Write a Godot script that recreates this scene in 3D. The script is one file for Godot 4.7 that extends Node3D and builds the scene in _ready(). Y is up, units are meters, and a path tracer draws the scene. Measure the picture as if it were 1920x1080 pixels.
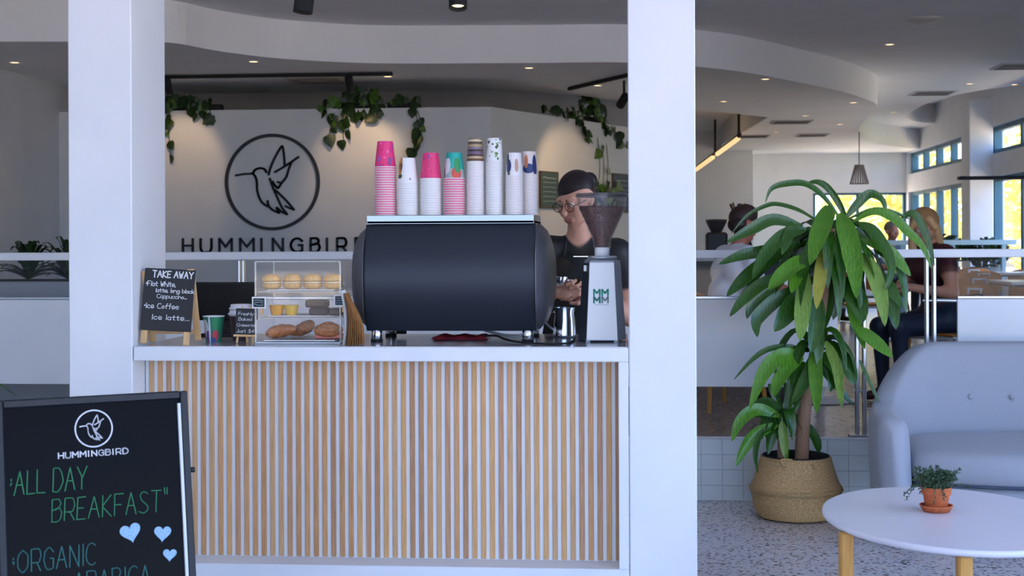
extends Node3D
# A cafe's coffee window with slatted counter, raised dining floor behind, lounge corner at right.

var taken := {}
var M := {}
var shared := {}
var rng := RandomNumberGenerator.new()

# ---------- mesh collector ----------
class MB:
	var v := PackedVector3Array()
	var n := PackedVector3Array()
	var uv := PackedVector2Array()
	var col := PackedColorArray()
	var ix := PackedInt32Array()
	var tint := Color(1, 1, 1)
	func face(ps: Array, nr: Vector3, uvs: Array = []) -> void:
		var b := v.size()
		for i in ps.size():
			v.append(ps[i]); n.append(nr); col.append(tint)
			uv.append(uvs[i] if uvs.size() > i else Vector2.ZERO)
		for i in range(1, ps.size() - 1):
			ix.append(b); ix.append(b + i); ix.append(b + i + 1)
	func flat(ps: Array, away: Vector3) -> void:   # a planar polygon whose normal points away from the point given
		var nr: Vector3 = (ps[1] - ps[0]).cross(ps[2] - ps[0]).normalized()
		var mid := Vector3.ZERO
		for p in ps: mid += p
		mid /= ps.size()
		var q := ps.duplicate()
		if nr.dot(mid - away) < 0.0: nr = -nr
		else: q.reverse()
		face(q, nr)
	func box(c: Vector3, s: Vector3, bev := 0.0, xf := Transform3D()) -> void:
		var h := s * 0.5
		var e := minf(bev, minf(h.x, minf(h.y, h.z)) * 0.95)
		var o := xf * c
		var k := func(x, y, z): return xf * (c + Vector3(x, y, z))
		if e <= 0.0:
			for a in 3:
				for sg in [-1.0, 1.0]:
					var ps := []
					for t in [[-1, -1], [1, -1], [1, 1], [-1, 1]]:
						var p := Vector3.ZERO
						p[a] = sg * h[a]; p[(a + 1) % 3] = t[0] * h[(a + 1) % 3]; p[(a + 2) % 3] = t[1] * h[(a + 2) % 3]
						ps.append(k.call(p.x, p.y, p.z))
					flat(ps, o)
			return
		for a in 3:
			var b := (a + 1) % 3
			var d := (a + 2) % 3
			for sg in [-1.0, 1.0]:
				var ps := []
				for t in [[-1, -1], [1, -1], [1, 1], [-1, 1]]:
					var p := Vector3.ZERO
					p[a] = sg * h[a]; p[b] = t[0] * (h[b] - e); p[d] = t[1] * (h[d] - e)
					ps.append(k.call(p.x, p.y, p.z))
				flat(ps, o)
			for sb in [-1.0, 1.0]:
				for sd in [-1.0, 1.0]:
					var ps := []
					for t in [[-1, 0], [1, 0], [1, 1], [-1, 1]]:
						var p := Vector3.ZERO
						p[a] = t[0] * (h[a] - e)
						p[b] = sb * (h[b] - (e if t[1] == 0 else 0.0)); p[d] = sd * (h[d] - (0.0 if t[1] == 0 else e))
						ps.append(k.call(p.x, p.y, p.z))
					flat(ps, o)
		for x in [-1.0, 1.0]:
			for y in [-1.0, 1.0]:
				for z in [-1.0, 1.0]:
					flat([k.call(x * h.x, y * (h.y - e), z * (h.z - e)), k.call(x * (h.x - e), y * h.y, z * (h.z - e)), k.call(x * (h.x - e), y * (h.y - e), z * h.z)], o)
	func grid(rows: Array, wrap := false, flip := false) -> void:   # smooth surface through rows of points
		var b := v.size()
		var nr := rows.size()
		var nc: int = rows[0].size()
		var acc := {}
		var keys := []
		for r in nr:
			for c in nc:
				var p: Vector3 = rows[r][c]
				v.append(p); n.append(Vector3.UP); col.append(tint)
				uv.append(Vector2(float(c) / maxf(1, nc - 1), float(r) / maxf(1, nr - 1)))
				keys.append(Vector3i((p * 20000.0).round()))
		var tris := []
		var wc := nc if wrap else nc - 1
		for r in nr - 1:
			for c in wc:
				var c2 := (c + 1) % nc
				var q := [r * nc + c, r * nc + c2, (r + 1) * nc + c2, (r + 1) * nc + c]
				if flip: q.reverse()
				tris.append([q[0], q[1], q[2]]); tris.append([q[0], q[2], q[3]])
		for t in tris:
			var A: Vector3 = v[b + t[0]]
			var fn: Vector3 = (v[b + t[2]] - A).cross(v[b + t[1]] - A)
			if fn.length_squared() < 1e-20: continue
			for i in t:
				acc[keys[i]] = acc.get(keys[i], Vector3.ZERO) + fn
				ix.append(b + i)
		for i in keys.size():
			n[b + i] = acc.get(keys[i], Vector3.UP).normalized()
	func lathe(prof: Array, seg := 32, xf := Transform3D(), a0 := 0.0) -> void:   # prof: Vector2(radius, height); the seam lies at the back
		var rows := []
		for p in prof:
			var row := []
			for i in seg + 1:
				var a := a0 - PI / 2 + TAU * i / seg
				row.append(xf * Vector3(p.x * cos(a), p.y, p.x * sin(a)))
			rows.append(row)
		grid(rows, false, true)
	func tube(path: Array, r, sides := 8, cap := true) -> void:
		var rows := []
		var last := Vector3(0.123, 0.97, 0.21)
		for i in path.size():
			var d: Vector3 = (path[mini(i + 1, path.size() - 1)] - path[maxi(i - 1, 0)]).normalized()
			var s := last - d * last.dot(d)
			if s.length() < 0.05: s = Vector3(1, 0.1, 0.2) - d * Vector3(1, 0.1, 0.2).dot(d)
			s = s.normalized()
			last = s
			var t := d.cross(s)
			var rr: float = r[i] if r is Array else r
			var row := []
			for k in sides:
				var a := TAU * k / sides
				row.append(path[i] + (s * cos(a) + t * sin(a)) * rr)
			rows.append(row)
		if cap:
			var r0 := []
			var r1 := []
			for k in sides:
				r0.append(path[0]); r1.append(path[-1])
			rows.push_front(r0); rows.append(r1)
		grid(rows, true)
	func prism(pts: PackedVector2Array, d: float, xf := Transform3D()) -> void:   # outline in x and y, from z 0 to d
		var tr := Geometry2D.triangulate_polygon(pts)
		var ccw := not Geometry2D.is_polygon_clockwise(pts)
		var nz := (xf.basis * Vector3(0, 0, 1)).normalized()
		for i in range(0, tr.size(), 3):
			var a := pts[tr[i]]
			var b := pts[tr[i + 1]]
			var c := pts[tr[i + 2]]
			if (b - a).cross(c - a) > 0.0:
				var s := b; b = c; c = s
			face([xf * Vector3(a.x, a.y, d), xf * Vector3(b.x, b.y, d), xf * Vector3(c.x, c.y, d)], nz)
			face([xf * Vector3(a.x, a.y, 0), xf * Vector3(c.x, c.y, 0), xf * Vector3(b.x, b.y, 0)], -nz)
		for i in pts.size():
			var a := pts[i]
			var b := pts[(i + 1) % pts.size()]
			var o := Vector2(b.y - a.y, a.x - b.x) * (1.0 if ccw else -1.0)
			var nn := (xf.basis * Vector3(o.x, o.y, 0)).normalized()
			var q := [xf * Vector3(a.x, a.y, 0), xf * Vector3(a.x, a.y, d), xf * Vector3(b.x, b.y, d), xf * Vector3(b.x, b.y, 0)]
			if not ccw: q.reverse()
			face(q, nn)
	func stroke(pts: Array, w: float, d: float, xf := Transform3D()) -> void:   # a flat line of width w standing proud by d; pts are Vector2
		for i in pts.size() - 1:
			var a: Vector2 = pts[i]
			var b: Vector2 = pts[i + 1]
			var u := (b - a).normalized() * w * 0.5
			var s := Vector2(-u.y, u.x)
			var e := u * 0.55
			prism(PackedVector2Array([a - e - s, b + e - s, b + e * 1.5, b + e + s, a - e + s, a - e * 1.5]), d, xf)
	func ball(c: Vector3, r: Vector3, seg := 12, rings := 8, xf := Transform3D()) -> void:
		var rows := []
		for i in rings + 1:
			var t := PI * i / rings
			var row := []
			for k in seg + 1:
				var a := TAU * k / seg
				row.append(xf * (c + Vector3(r.x * sin(t) * cos(a), r.y * cos(t), r.z * sin(t) * sin(a))))
			rows.append(row)
		grid(rows, false, false)
	func mesh(colours := false) -> ArrayMesh:
		var arr := []
		arr.resize(Mesh.ARRAY_MAX)
		arr[Mesh.ARRAY_VERTEX] = v; arr[Mesh.ARRAY_NORMAL] = n; arr[Mesh.ARRAY_TEX_UV] = uv; arr[Mesh.ARRAY_INDEX] = ix
		if colours: arr[Mesh.ARRAY_COLOR] = col
		var m := ArrayMesh.new()
		m.add_surface_from_arrays(Mesh.PRIMITIVE_TRIANGLES, arr)
		return m

# ---------- naming ----------
func numbered(called: String) -> String:
	var k: int = taken.get(called, 0)
	taken[called] = k + 1
	return called if k == 0 else "%s_%03d" % [called, k]

func tag(o: Node, label: String, category: String, group := "") -> Node:
	o.set_meta("label", label); o.set_meta("category", category)
	if group: o.set_meta("group", group)
	return o

func thing(called: String, label: String, category: String, at := Vector3.ZERO, turn := 0.0, group := "") -> Node3D:
	var o := Node3D.new()
	o.name = numbered(called)
	add_child(o, true)
	o.position = at; o.rotation.y = turn
	tag(o, label, category, group)
	return o

func put(mesh: Mesh, called: String, mat: Material, parent: Node, at := Vector3.ZERO) -> MeshInstance3D:
	var o := MeshInstance3D.new()
	o.mesh = mesh
	o.material_override = null
	for i in mesh.get_surface_count(): o.set_surface_override_material(i, mat)
	o.name = numbered(called) if parent == self else called
	o.position = at
	parent.add_child(o, true)
	return o

func part(mb: MB, called: String, mat: Material, parent: Node, colours := false) -> MeshInstance3D:
	return put(mb.mesh(colours), called, mat, parent)

func single(mb: MB, called: String, mat: Material, label: String, category: String, group := "", colours := false) -> MeshInstance3D:
	var o := part(mb, called, mat, self, colours)
	tag(o, label, category, group)
	return o

func structure(mb: MB, called: String, mat: Material) -> MeshInstance3D:
	var o := part(mb, called, mat, self)
	o.set_meta("kind", "structure")
	return o

func bx(c: Vector3, s: Vector3, bev := 0.0, xf := Transform3D()) -> MB:
	var m := MB.new()
	m.box(c, s, bev, xf)
	return m

func span(a: Vector3, b: Vector3, bev := 0.0) -> MB:   # box between two corners
	return bx((a + b) * 0.5, (b - a).abs(), bev)

func lathed(prof: Array, seg := 32, xf := Transform3D()) -> MB:
	var m := MB.new()
	m.lathe(prof, seg, xf)
	return m

func tubed(path: Array, r, sides := 8) -> MB:
	var m := MB.new()
	m.tube(path, r, sides)
	return m

func rod(a: Vector3, b: Vector3, r, sides := 10) -> MB:
	return tubed([a, b], r, sides)

func smooth(pts: Array, k := 4) -> Array:   # Catmull-Rom
	var out := []
	for i in pts.size() - 1:
		var p0 = pts[maxi(i - 1, 0)]
		var p1 = pts[i]
		var p2 = pts[i + 1]
		var p3 = pts[mini(i + 2, pts.size() - 1)]
		for j in k:
			out.append(p1.cubic_interpolate(p2, p0, p3, float(j) / k))
	out.append(pts[-1])
	return out

func rect(w: float, h: float) -> PackedVector2Array:
	return PackedVector2Array([Vector2(-w / 2, -h / 2), Vector2(w / 2, -h / 2), Vector2(w / 2, h / 2), Vector2(-w / 2, h / 2)])

func rounded(w: float, h: float, r: float, k := 5) -> PackedVector2Array:
	var out := PackedVector2Array()
	for q in 4:
		var c := Vector2([1, -1, -1, 1][q] * (w / 2 - r), [1, 1, -1, -1][q] * (h / 2 - r))
		for i in k + 1: out.append(c + Vector2.from_angle(PI / 2 * q + PI / 2 * i / k) * r)
	return out

# ---------- materials ----------
func mat(hex: String, rough := 0.6, metal := 0.0, extra := {}) -> StandardMaterial3D:
	var key := "%s %s %s" % [hex, rough, metal]
	if extra.is_empty() and shared.has(key): return shared[key]
	var m := StandardMaterial3D.new()
	if extra.is_empty(): shared[key] = m
	m.albedo_color = Color(hex)
	m.roughness = rough; m.metallic = metal
	for k in extra: m.set(k, extra[k])
	return m

func glass(hex := "ffffff", alpha := 0.06, rough := 0.02) -> StandardMaterial3D:
	var m := mat(hex, rough, 0.0, {"albedo_color": Color(hex)})
	m.albedo_color.a = alpha
	m.transparency = BaseMaterial3D.TRANSPARENCY_ALPHA
	return m

func glow(hex: String, e: float) -> StandardMaterial3D:
	var m := mat(hex, 0.5, 0.0, {"albedo_color": Color(hex)})
	m.emission_enabled = true
	m.emission = Color(hex)
	m.emission_energy_multiplier = e
	return m

func noise(freq: float, cols: Array, stretch := Vector3.ONE, world := true, size := 256, seed_ := 1, type := FastNoiseLite.TYPE_SIMPLEX_SMOOTH) -> NoiseTexture2D:
	var t := NoiseTexture2D.new()
	t.width = size; t.height = size; t.seamless = true
	var f := FastNoiseLite.new()
	f.frequency = freq; f.seed = seed_; f.noise_type = type; f.fractal_octaves = 4
	t.noise = f
	if cols.size():
		var g := Gradient.new()
		g.offsets = PackedFloat32Array(); g.colors = PackedColorArray()
		for i in cols.size(): g.add_point(float(i) / (cols.size() - 1), Color(cols[i]))
		t.color_ramp = g
	return t

func textured(t: Texture2D, scale: Vector3, rough := 0.6, extra := {}) -> StandardMaterial3D:
	var m := mat("ffffff", rough, 0.0, {"albedo_texture": t})
	m.albedo_texture = t
	m.uv1_triplanar = true
	m.uv1_scale = scale
	for k in extra: m.set(k, extra[k])
	return m

func picture(w: int, h: int, base: String, blobs: Array) -> ImageTexture:   # printed spots: [u, v, half width, half height, colour]
	var im := Image.create(w, h, false, Image.FORMAT_RGB8)
	im.fill(Color(base))
	for b in blobs:
		var c := Color(b[4])
		for y in range(maxi(0, int((b[1] - b[3]) * h)), mini(h, int((b[1] + b[3]) * h) + 1)):
			for x in range(maxi(0, int((b[0] - b[2]) * w)), mini(w, int((b[0] + b[2]) * w) + 1)):
				var dx: float = (float(x) / w - b[0]) / b[2]
				var dy: float = (float(y) / h - b[1]) / b[3]
				if dx * dx + dy * dy < 1.0: im.set_pixel(x, y, c)
	return ImageTexture.create_from_image(im)

func terrazzo(base: Color, flecks: Array, count: int, seed_: int) -> ImageTexture:
	var r := RandomNumberGenerator.new()
	r.seed = seed_
	var S := 1024
	var im := Image.create(S, S, false, Image.FORMAT_RGB8)
	im.fill(base)
	for i in count:
		var c := Color(flecks[r.randi() % flecks.size()])
		var x0 := r.randf() * S
		var y0 := r.randf() * S
		var a := r.randf() * PI
		var l := r.randf_range(2.0, 11.0) * r.randf_range(0.5, 1.3)
		var w := l * r.randf_range(0.3, 0.8)
		var ca := cos(a)
		var sa := sin(a)
		var R := int(l) + 1
		for dy in range(-R, R + 1):
			for dx in range(-R, R + 1):
				var u := (dx * ca + dy * sa) / l
				var q := (-dx * sa + dy * ca) / w
				if absf(u) + absf(q) * 0.8 < 1.0: im.set_pixel(posmod(int(x0) + dx, S), posmod(int(y0) + dy, S), c)
	return ImageTexture.create_from_image(im)

# ---------- handwriting: one-line letters on a grid, base line at 4, capitals to e ----------
const GLYPH := {
	"A": "04 5e a4;28 88", "B": "04 0e;~0e 6e 8c 6a 09;~09 7a 97 64 04", "C": "~9d 6e 2d 09 25 64 95", "D": "04 0e;~0e 5e 9b 97 54 04",
	"E": "8e 0e 04 84;09 69", "F": "8e 0e 04;09 69", "G": "~9c 6e 2d 09 25 64 95;95 99 69", "H": "04 0e;94 9e;09 99", "I": "14 1e", "J": "~6e 66 44 05",
	"K": "04 0e;8e 09 94", "L": "0e 04 84", "M": "04 0e 58 ae a4", "N": "04 0e 94 9e", "O": "~5e 1c 09 16 54 96 a9 9c 5e", "R": "04 0e;~0e 7e 9b 78 08;58 94",
	"S": "~8d 4e 1c 3a 78 96 54 05", "T": "0e ae;5e 54", "U": "~0e 07 24 54 74 97 9e", "W": "0e 34 5b 74 ae", "Y": "0e 59 ae;59 54",
	"a": "~79 3a 07 34 76;7a 74", "b": "0e 04;~09 4a 77 44 05", "c": "~79 3a 07 34 75", "d": "7e 74;~79 3a 07 34 76", "e": "~07 77 5a 2a 07 34 75", "f": "~6e 3d 34;0a 6a",
	"g": "~79 3a 07 34 76;~7a 72 30 01", "h": "0e 04;~08 4a 77 74", "i": "1a 14;1d 1c", "k": "0e 04;6a 07 74", "l": "1e 14", "n": "0a 04;~08 4a 77 74", "o": "~3a 07 34 67 3a",
	"p": "0a 00;~09 4a 77 44 05", "r": "0a 04;~07 29 5a", "s": "~69 3a 18 47 65 34 05", "t": "3d 35 64;0a 6a", "u": "~0a 06 34 66;6a 64", "y": "0a 46;~8a 46 10",
	"4": "64 6e 07 87", "$": "~8d 4e 1c 3a 78 96 54 05;5f 53", "!": "1e 17;15 14", ".": "14 15", ",": "15 03", "*": "1a 1b;09 29;18 19", "'": "1f 1c", "\"": "0f 1c;3f 3c",
}

func glyph(ch: String) -> Array:
	var out := []
	for s in GLYPH.get(ch, "").split(";", false):
		var curved: bool = s.begins_with("~")
		var pts := []
		for p in s.trim_prefix("~").split(" ", false):
			pts.append(Vector2(p.substr(0, 1).hex_to_int(), p.substr(1, 1).hex_to_int() - 4) * 0.1)
		out.append(smooth(pts, 4) if curved else pts)
	return out

func letters(mb: MB, text: String, at: Vector2, size: float, w: float, d: float, xf: Transform3D, gap := 0.35, slant := 0.0, shaky := 0.0, wide_by := 1.0) -> float:
	var x := at.x
	for ch in text:
		if ch == " ":
			x += size * 0.6 * wide_by
			continue
		var wide := 0.0
		for pl in glyph(ch):
			var q := []
			for p in pl:
				wide = maxf(wide, p.x * wide_by)
				q.append(Vector2(x, at.y) + Vector2(p.x * wide_by + p.y * slant + rng.randf_range(-shaky, shaky), p.y + rng.randf_range(-shaky, shaky)) * size)
			mb.stroke(q, w, d, xf)
		x += (wide + gap) * size
	return x

# ---------- bodies: joined distance fields meshed as surface nets ----------
# a primitive is [a, b, radius at a, radius at b, colour] or, for an ellipsoid, [centre, Vector3 radii, Basis, colour]
static func prim(q: Array, p: Vector3) -> float:
	if q.size() == 5:
		var ab: Vector3 = q[1] - q[0]
		var t := clampf((p - q[0]).dot(ab) / maxf(ab.length_squared(), 1e-9), 0.0, 1.0)
		return p.distance_to(q[0] + ab * t) - lerpf(q[2], q[3], t)
	var l: Vector3 = (p - q[0]) * q[2]
	var r: Vector3 = q[1]
	var k0 := (l / r).length()
	var k1 := (l / (r * r)).length()
	return k0 * (k0 - 1.0) / maxf(k1, 1e-6)

static func field(qs: Array, p: Vector3, k: float) -> float:
	var d := 1e3
	for q in qs:
		var e := prim(q, p)
		if e > d + k: continue
		if d > e + k:
			d = e
			continue
		var h := clampf(0.5 + 0.5 * (e - d) / k, 0.0, 1.0)
		d = lerpf(e, d, h) - k * h * (1.0 - h)
	return d

func body(mb: MB, qs: Array, cell: float, k: float) -> void:
	var lo := Vector3.ONE * 1e3
	var hi := -lo
	for q in qs:
		if q.size() == 5:
			for e in 2:
				lo = lo.min(q[e] - Vector3.ONE * q[2 + e]); hi = hi.max(q[e] + Vector3.ONE * q[2 + e])
		else:
			var m: float = maxf(q[1].x, maxf(q[1].y, q[1].z))
			lo = lo.min(q[0] - Vector3.ONE * m); hi = hi.max(q[0] + Vector3.ONE * m)
	lo -= Vector3.ONE * cell * 3.0
	hi += Vector3.ONE * cell * 3.0
	var B := 4
	var nb := Vector3i(((hi - lo) / (cell * B)).ceil())
	var N := nb * B + Vector3i.ONE
	var val := {}
	var cells := []
	var reach := cell * B * 0.9 + k * 0.3
	for bz in nb.z:
		for by in nb.y:
			for bxx in nb.x:
				var c := lo + (Vector3(bxx, by, bz) + Vector3.ONE * 0.5) * cell * B
				if absf(field(qs, c, k)) > reach: continue
				for z in B:
					for y in B:
						for x in B: cells.append(Vector3i(bxx * B + x, by * B + y, bz * B + z))
	var key := func(c: Vector3i) -> int: return (c.z * N.y + c.y) * N.x + c.x
	var at := {}
	var base := mb.v.size()
	var made := []
	for c in cells:
		var vs := []
		var neg := 0
		for i in 8:
			var g: Vector3i = c + Vector3i(i & 1, (i >> 1) & 1, i >> 2)
			var kk: int = (g.z * N.y + g.y) * N.x + g.x
			var d = val.get(kk)
			if d == null:
				d = field(qs, lo + Vector3(g) * cell, k)
				val[kk] = d
			vs.append(d)
			if d < 0.0: neg += 1
		if neg == 0 or neg == 8: continue
		var sum := Vector3.ZERO
		var cnt := 0
		for i in 8:
			for a in 3:
				if i & (1 << a): continue
				var j := i | (1 << a)
				if (vs[i] < 0.0) == (vs[j] < 0.0): continue
				var p := Vector3(i & 1, (i >> 1) & 1, i >> 2)
				p[a] += vs[i] / (vs[i] - vs[j])
				sum += p
				cnt += 1
		var pos := lo + (Vector3(c) + sum / cnt) * cell
		at[(c.z * N.y + c.y) * N.x + c.x] = mb.v.size()
		made.append([c, vs])
		mb.v.append(pos); mb.n.append(Vector3.ZERO); mb.uv.append(Vector2.ZERO)
		var best := 1e3
		var es := []
		for q in qs:
			var e := prim(q, pos)
			es.append(e)
			best = minf(best, e)
		var cc := Color(0, 0, 0)
		var sum_w := 0.0
		for i in es.size():
			if es[i] > best + 0.006: continue
			var w := exp((best - es[i]) / 0.0012)
			cc += qs[i][-1] * w
			sum_w += w
		cc = cc / sum_w
		cc.a = 1.0
		mb.col.append(cc)
	var strides := [1, N.x, N.x * N.y]
	for m in made:
		var c: Vector3i = m[0]
		var kc: int = (c.z * N.y + c.y) * N.x + c.x
		for a in 3:
			var b := (a + 1) % 3
			var d := (a + 2) % 3
			if (m[1][0] < 0.0) == (m[1][1 << a] < 0.0): continue
			var i0 = at.get(kc)
			var i1 = at.get(kc - strides[b])
			var i2 = at.get(kc - strides[b] - strides[d])
			var i3 = at.get(kc - strides[d])
			if i1 == null or i2 == null or i3 == null: continue
			var q := [i0, i1, i2, i3]
			if m[1][0] < 0.0: q.reverse()
			for t in [[q[0], q[1], q[2]], [q[0], q[2], q[3]]]:
				var fn: Vector3 = (mb.v[t[2]] - mb.v[t[0]]).cross(mb.v[t[1]] - mb.v[t[0]])
				for i in t:
					mb.ix.append(i)
					mb.n[i] += fn
	for i in range(base, mb.v.size()): mb.n[i] = mb.n[i].normalized() if mb.n[i].length() > 0 else Vector3.UP

static func lin(hex: String) -> Color:
	return Color(hex).srgb_to_linear()

# a leaf blade along a mid line, folded a little at the rib
func blade(mid: Array, w: float, out: Vector3, fold := 0.25, tip := 1.0, wave := 0.0) -> MB:
	var m := MB.new()
	var rows := []
	var k := mid.size()
	for i in k:
		var t := float(i) / (k - 1)
		var d: Vector3 = (mid[mini(i + 1, k - 1)] - mid[maxi(i - 1, 0)]).normalized()
		var s := d.cross(out)
		if s.length() < 0.1: s = d.cross(out + Vector3(0.4, 0.3, 0))
		s = s.normalized()
		var u := s.cross(d)
		var ww := w * 0.5 * (smoothstep(-0.15, 0.32, t) * (1.0 if t < 0.55 else pow(maxf(0.0, 1.0 - pow((t - 0.55) / 0.45, 1.5)), 0.9)) + 0.02)
		var row := []
		for q in [-1.0, -0.5, 0.0, 0.5, 1.0]:
			row.append(mid[i] + s * q * ww + u * (absf(q) * fold * ww + wave * w * sin(t * 9.0 + q * 2.0)))
		rows.append(row)
	m.grid(rows)
	return m

# ---------- the place ----------
const EYE := 1.435          # camera height over the lower floor
const UP := 0.355           # the dining floor is raised by this
const LOW := 2.95           # lower ceiling
const HIGH := 3.27          # upper ceiling
const TOP := 1.043          # counter top

func _ready() -> void:
	rng.seed = 7
	var cam := Camera3D.new()
	cam.name = "camera"
	add_child(cam)
	cam.position = Vector3(0, EYE, 0)
	cam.rotation = Vector3(0, atan(220.0 / 2667.0), -0.0043)
	var lens := CameraAttributesPhysical.new()
	lens.frustum_near = 0.05
	lens.frustum_far = 300.0
	lens.frustum_focal_length = 50.0
	lens.frustum_focus_distance = 5.9
	lens.exposure_aperture = 6.3
	cam.attributes = lens
	cam.projection = Camera3D.PROJECTION_FRUSTUM
	cam.keep_aspect = Camera3D.KEEP_HEIGHT
	cam.near = 0.05
	cam.far = 300.0
	cam.size = 0.05 * 1080.0 / 2667.0
	cam.frustum_offset = Vector2(0, -0.05 * 85.0 / 2667.0)
	cam.current = true
	var world := WorldEnvironment.new()
	world.name = "daylight"
	var env := Environment.new()
	var sky := Sky.new()
	var air := ProceduralSkyMaterial.new()
	air.sky_top_color = Color("5f8fd6")
	air.sky_horizon_color = Color("bdd4ec")
	air.sky_curve = 0.12
	air.ground_bottom_color = Color("8c857c")
	air.ground_horizon_color = Color("b9b6b0")
	air.sky_energy_multiplier = SKY_E
	air.ground_energy_multiplier = SKY_E * 0.6
	sky.sky_material = air
	env.background_mode = Environment.BG_SKY
	env.sky = sky
	env.tonemap_mode = Environment.TONE_MAPPER_LINEAR
	env.tonemap_exposure = EXPOSURE
	env.sdfgi_enabled = true
	env.ssao_enabled = true
	env.ssil_enabled = true
	world.environment = env
	add_child(world)
	var sun := DirectionalLight3D.new()
	sun.name = "sun"
	sun.light_color = Color("fff3df")
	sun.light_energy = SUN_E
	sun.light_angular_distance = 0.6
	sun.shadow_enabled = true
	add_child(sun)
	sun.look_at_from_position(Vector3(-14, 22, -7), Vector3.ZERO)
	paints()
	shell()
	windows()
	outside()
	balustrade()
	counter()
	machine()
	cups()
	grinder()
	bench_things()
	cabinet()
	signs()
	wall_sign()
	lamps()
	wall_plants()
	dracaena()
	sofa()
	coffee_table()
	dining()
	people()

const SKY_E := 1.3
const SUN_E := 3.0
const EXPOSURE := 3.5

func paints() -> void:
	M.white = textured(noise(0.01, ["e9ebee", "f1f2f4"]), Vector3.ONE * 0.6, 0.55, {"uv1_world_triplanar": true})
	M.wall = textured(noise(0.012, ["cdd0d3", "d6d8da"], Vector3.ONE, true, 256, 3), Vector3.ONE * 0.5, 0.7, {"uv1_world_triplanar": true})
	M.ceiling = textured(noise(0.012, ["e8eaeb", "f0f1f2"], Vector3.ONE, true, 256, 5), Vector3.ONE * 0.4, 0.85, {"uv1_world_triplanar": true})
	M.black = mat("101113", 0.45)
	M.matt_black = mat("161719", 0.8)
	M.steel = mat("c4c7cb", 0.28, 1.0)
	M.chrome = mat("e6e8ea", 0.06, 1.0)
	M.frame = mat("3d6d80", 0.5)
	M.frame_dark = mat("2d4350", 0.5)
	M.pane = glass("eaf6fa", 0.01)
	M.pane.metallic_specular = 0.2
	M.wood = textured(noise(0.02, ["b97e45", "c98f54", "d29c62"], Vector3.ONE, true, 256, 11), Vector3(6, 0.8, 6), 0.5)
	M.plywood = textured(noise(0.02, ["b06a25", "bf7a33", "c98741"], Vector3.ONE, true, 256, 12), Vector3(1.5, 6, 1.5), 0.45)
	M.leg_wood = textured(noise(0.02, ["c58b3c", "d39a49", "dba857"], Vector3.ONE, true, 256, 13), Vector3(8, 0.9, 8), 0.45)
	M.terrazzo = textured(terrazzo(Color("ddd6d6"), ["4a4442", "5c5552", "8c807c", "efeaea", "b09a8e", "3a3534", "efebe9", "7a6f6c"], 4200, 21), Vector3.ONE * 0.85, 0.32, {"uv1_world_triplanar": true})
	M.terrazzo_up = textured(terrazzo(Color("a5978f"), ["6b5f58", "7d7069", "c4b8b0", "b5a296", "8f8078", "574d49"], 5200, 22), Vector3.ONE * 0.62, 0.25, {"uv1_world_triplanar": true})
	M.tile = mat("e4ecee", 0.18)
	M.grout = mat("d3dadc", 0.9)
	M.leaf = []
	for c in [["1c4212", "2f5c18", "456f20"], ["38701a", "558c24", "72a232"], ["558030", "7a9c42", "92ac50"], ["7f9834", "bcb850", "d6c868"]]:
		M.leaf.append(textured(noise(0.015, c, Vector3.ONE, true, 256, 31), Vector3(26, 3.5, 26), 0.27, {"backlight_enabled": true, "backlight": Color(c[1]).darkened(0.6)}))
	M.vine = textured(noise(0.02, ["0e2008", "18320c", "284a14"], Vector3.ONE, true, 128, 33), Vector3.ONE * 9, 0.45)
	M.vine_light = textured(noise(0.02, ["2c4c12", "45691e", "5c802c"], Vector3.ONE, true, 128, 34), Vector3.ONE * 9, 0.45)
	M.stem = mat("4a5a28", 0.7)
	M.bark = textured(noise(0.03, ["7a5a44", "9a775c", "b08f74"], Vector3.ONE, true, 256, 35), Vector3(9, 22, 9), 0.85)
	M.soil = mat("1d1a19", 0.95)
	M.chalkboard = mat("14171d", 0.55)
	M.chalk = mat("e9ebec", 0.9)
	M.pine = textured(noise(0.02, ["c99a63", "dcb27c", "e4bd8a"], Vector3.ONE, true, 128, 36), Vector3(9, 2, 9), 0.6)
	M.skin = mat("ffffff", 0.5, 0.0, {"vertex_color_use_as_albedo": true})
	M.hair = mat("ffffff", 0.5, 0.0, {"vertex_color_use_as_albedo": true})
	M.acrylic = glass("f4f8fa", 0.012, 0.02)
	M.acrylic.metallic_specular = 0.25
	M.warm_glow = glow("ffd9a0", 0.8)

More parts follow.
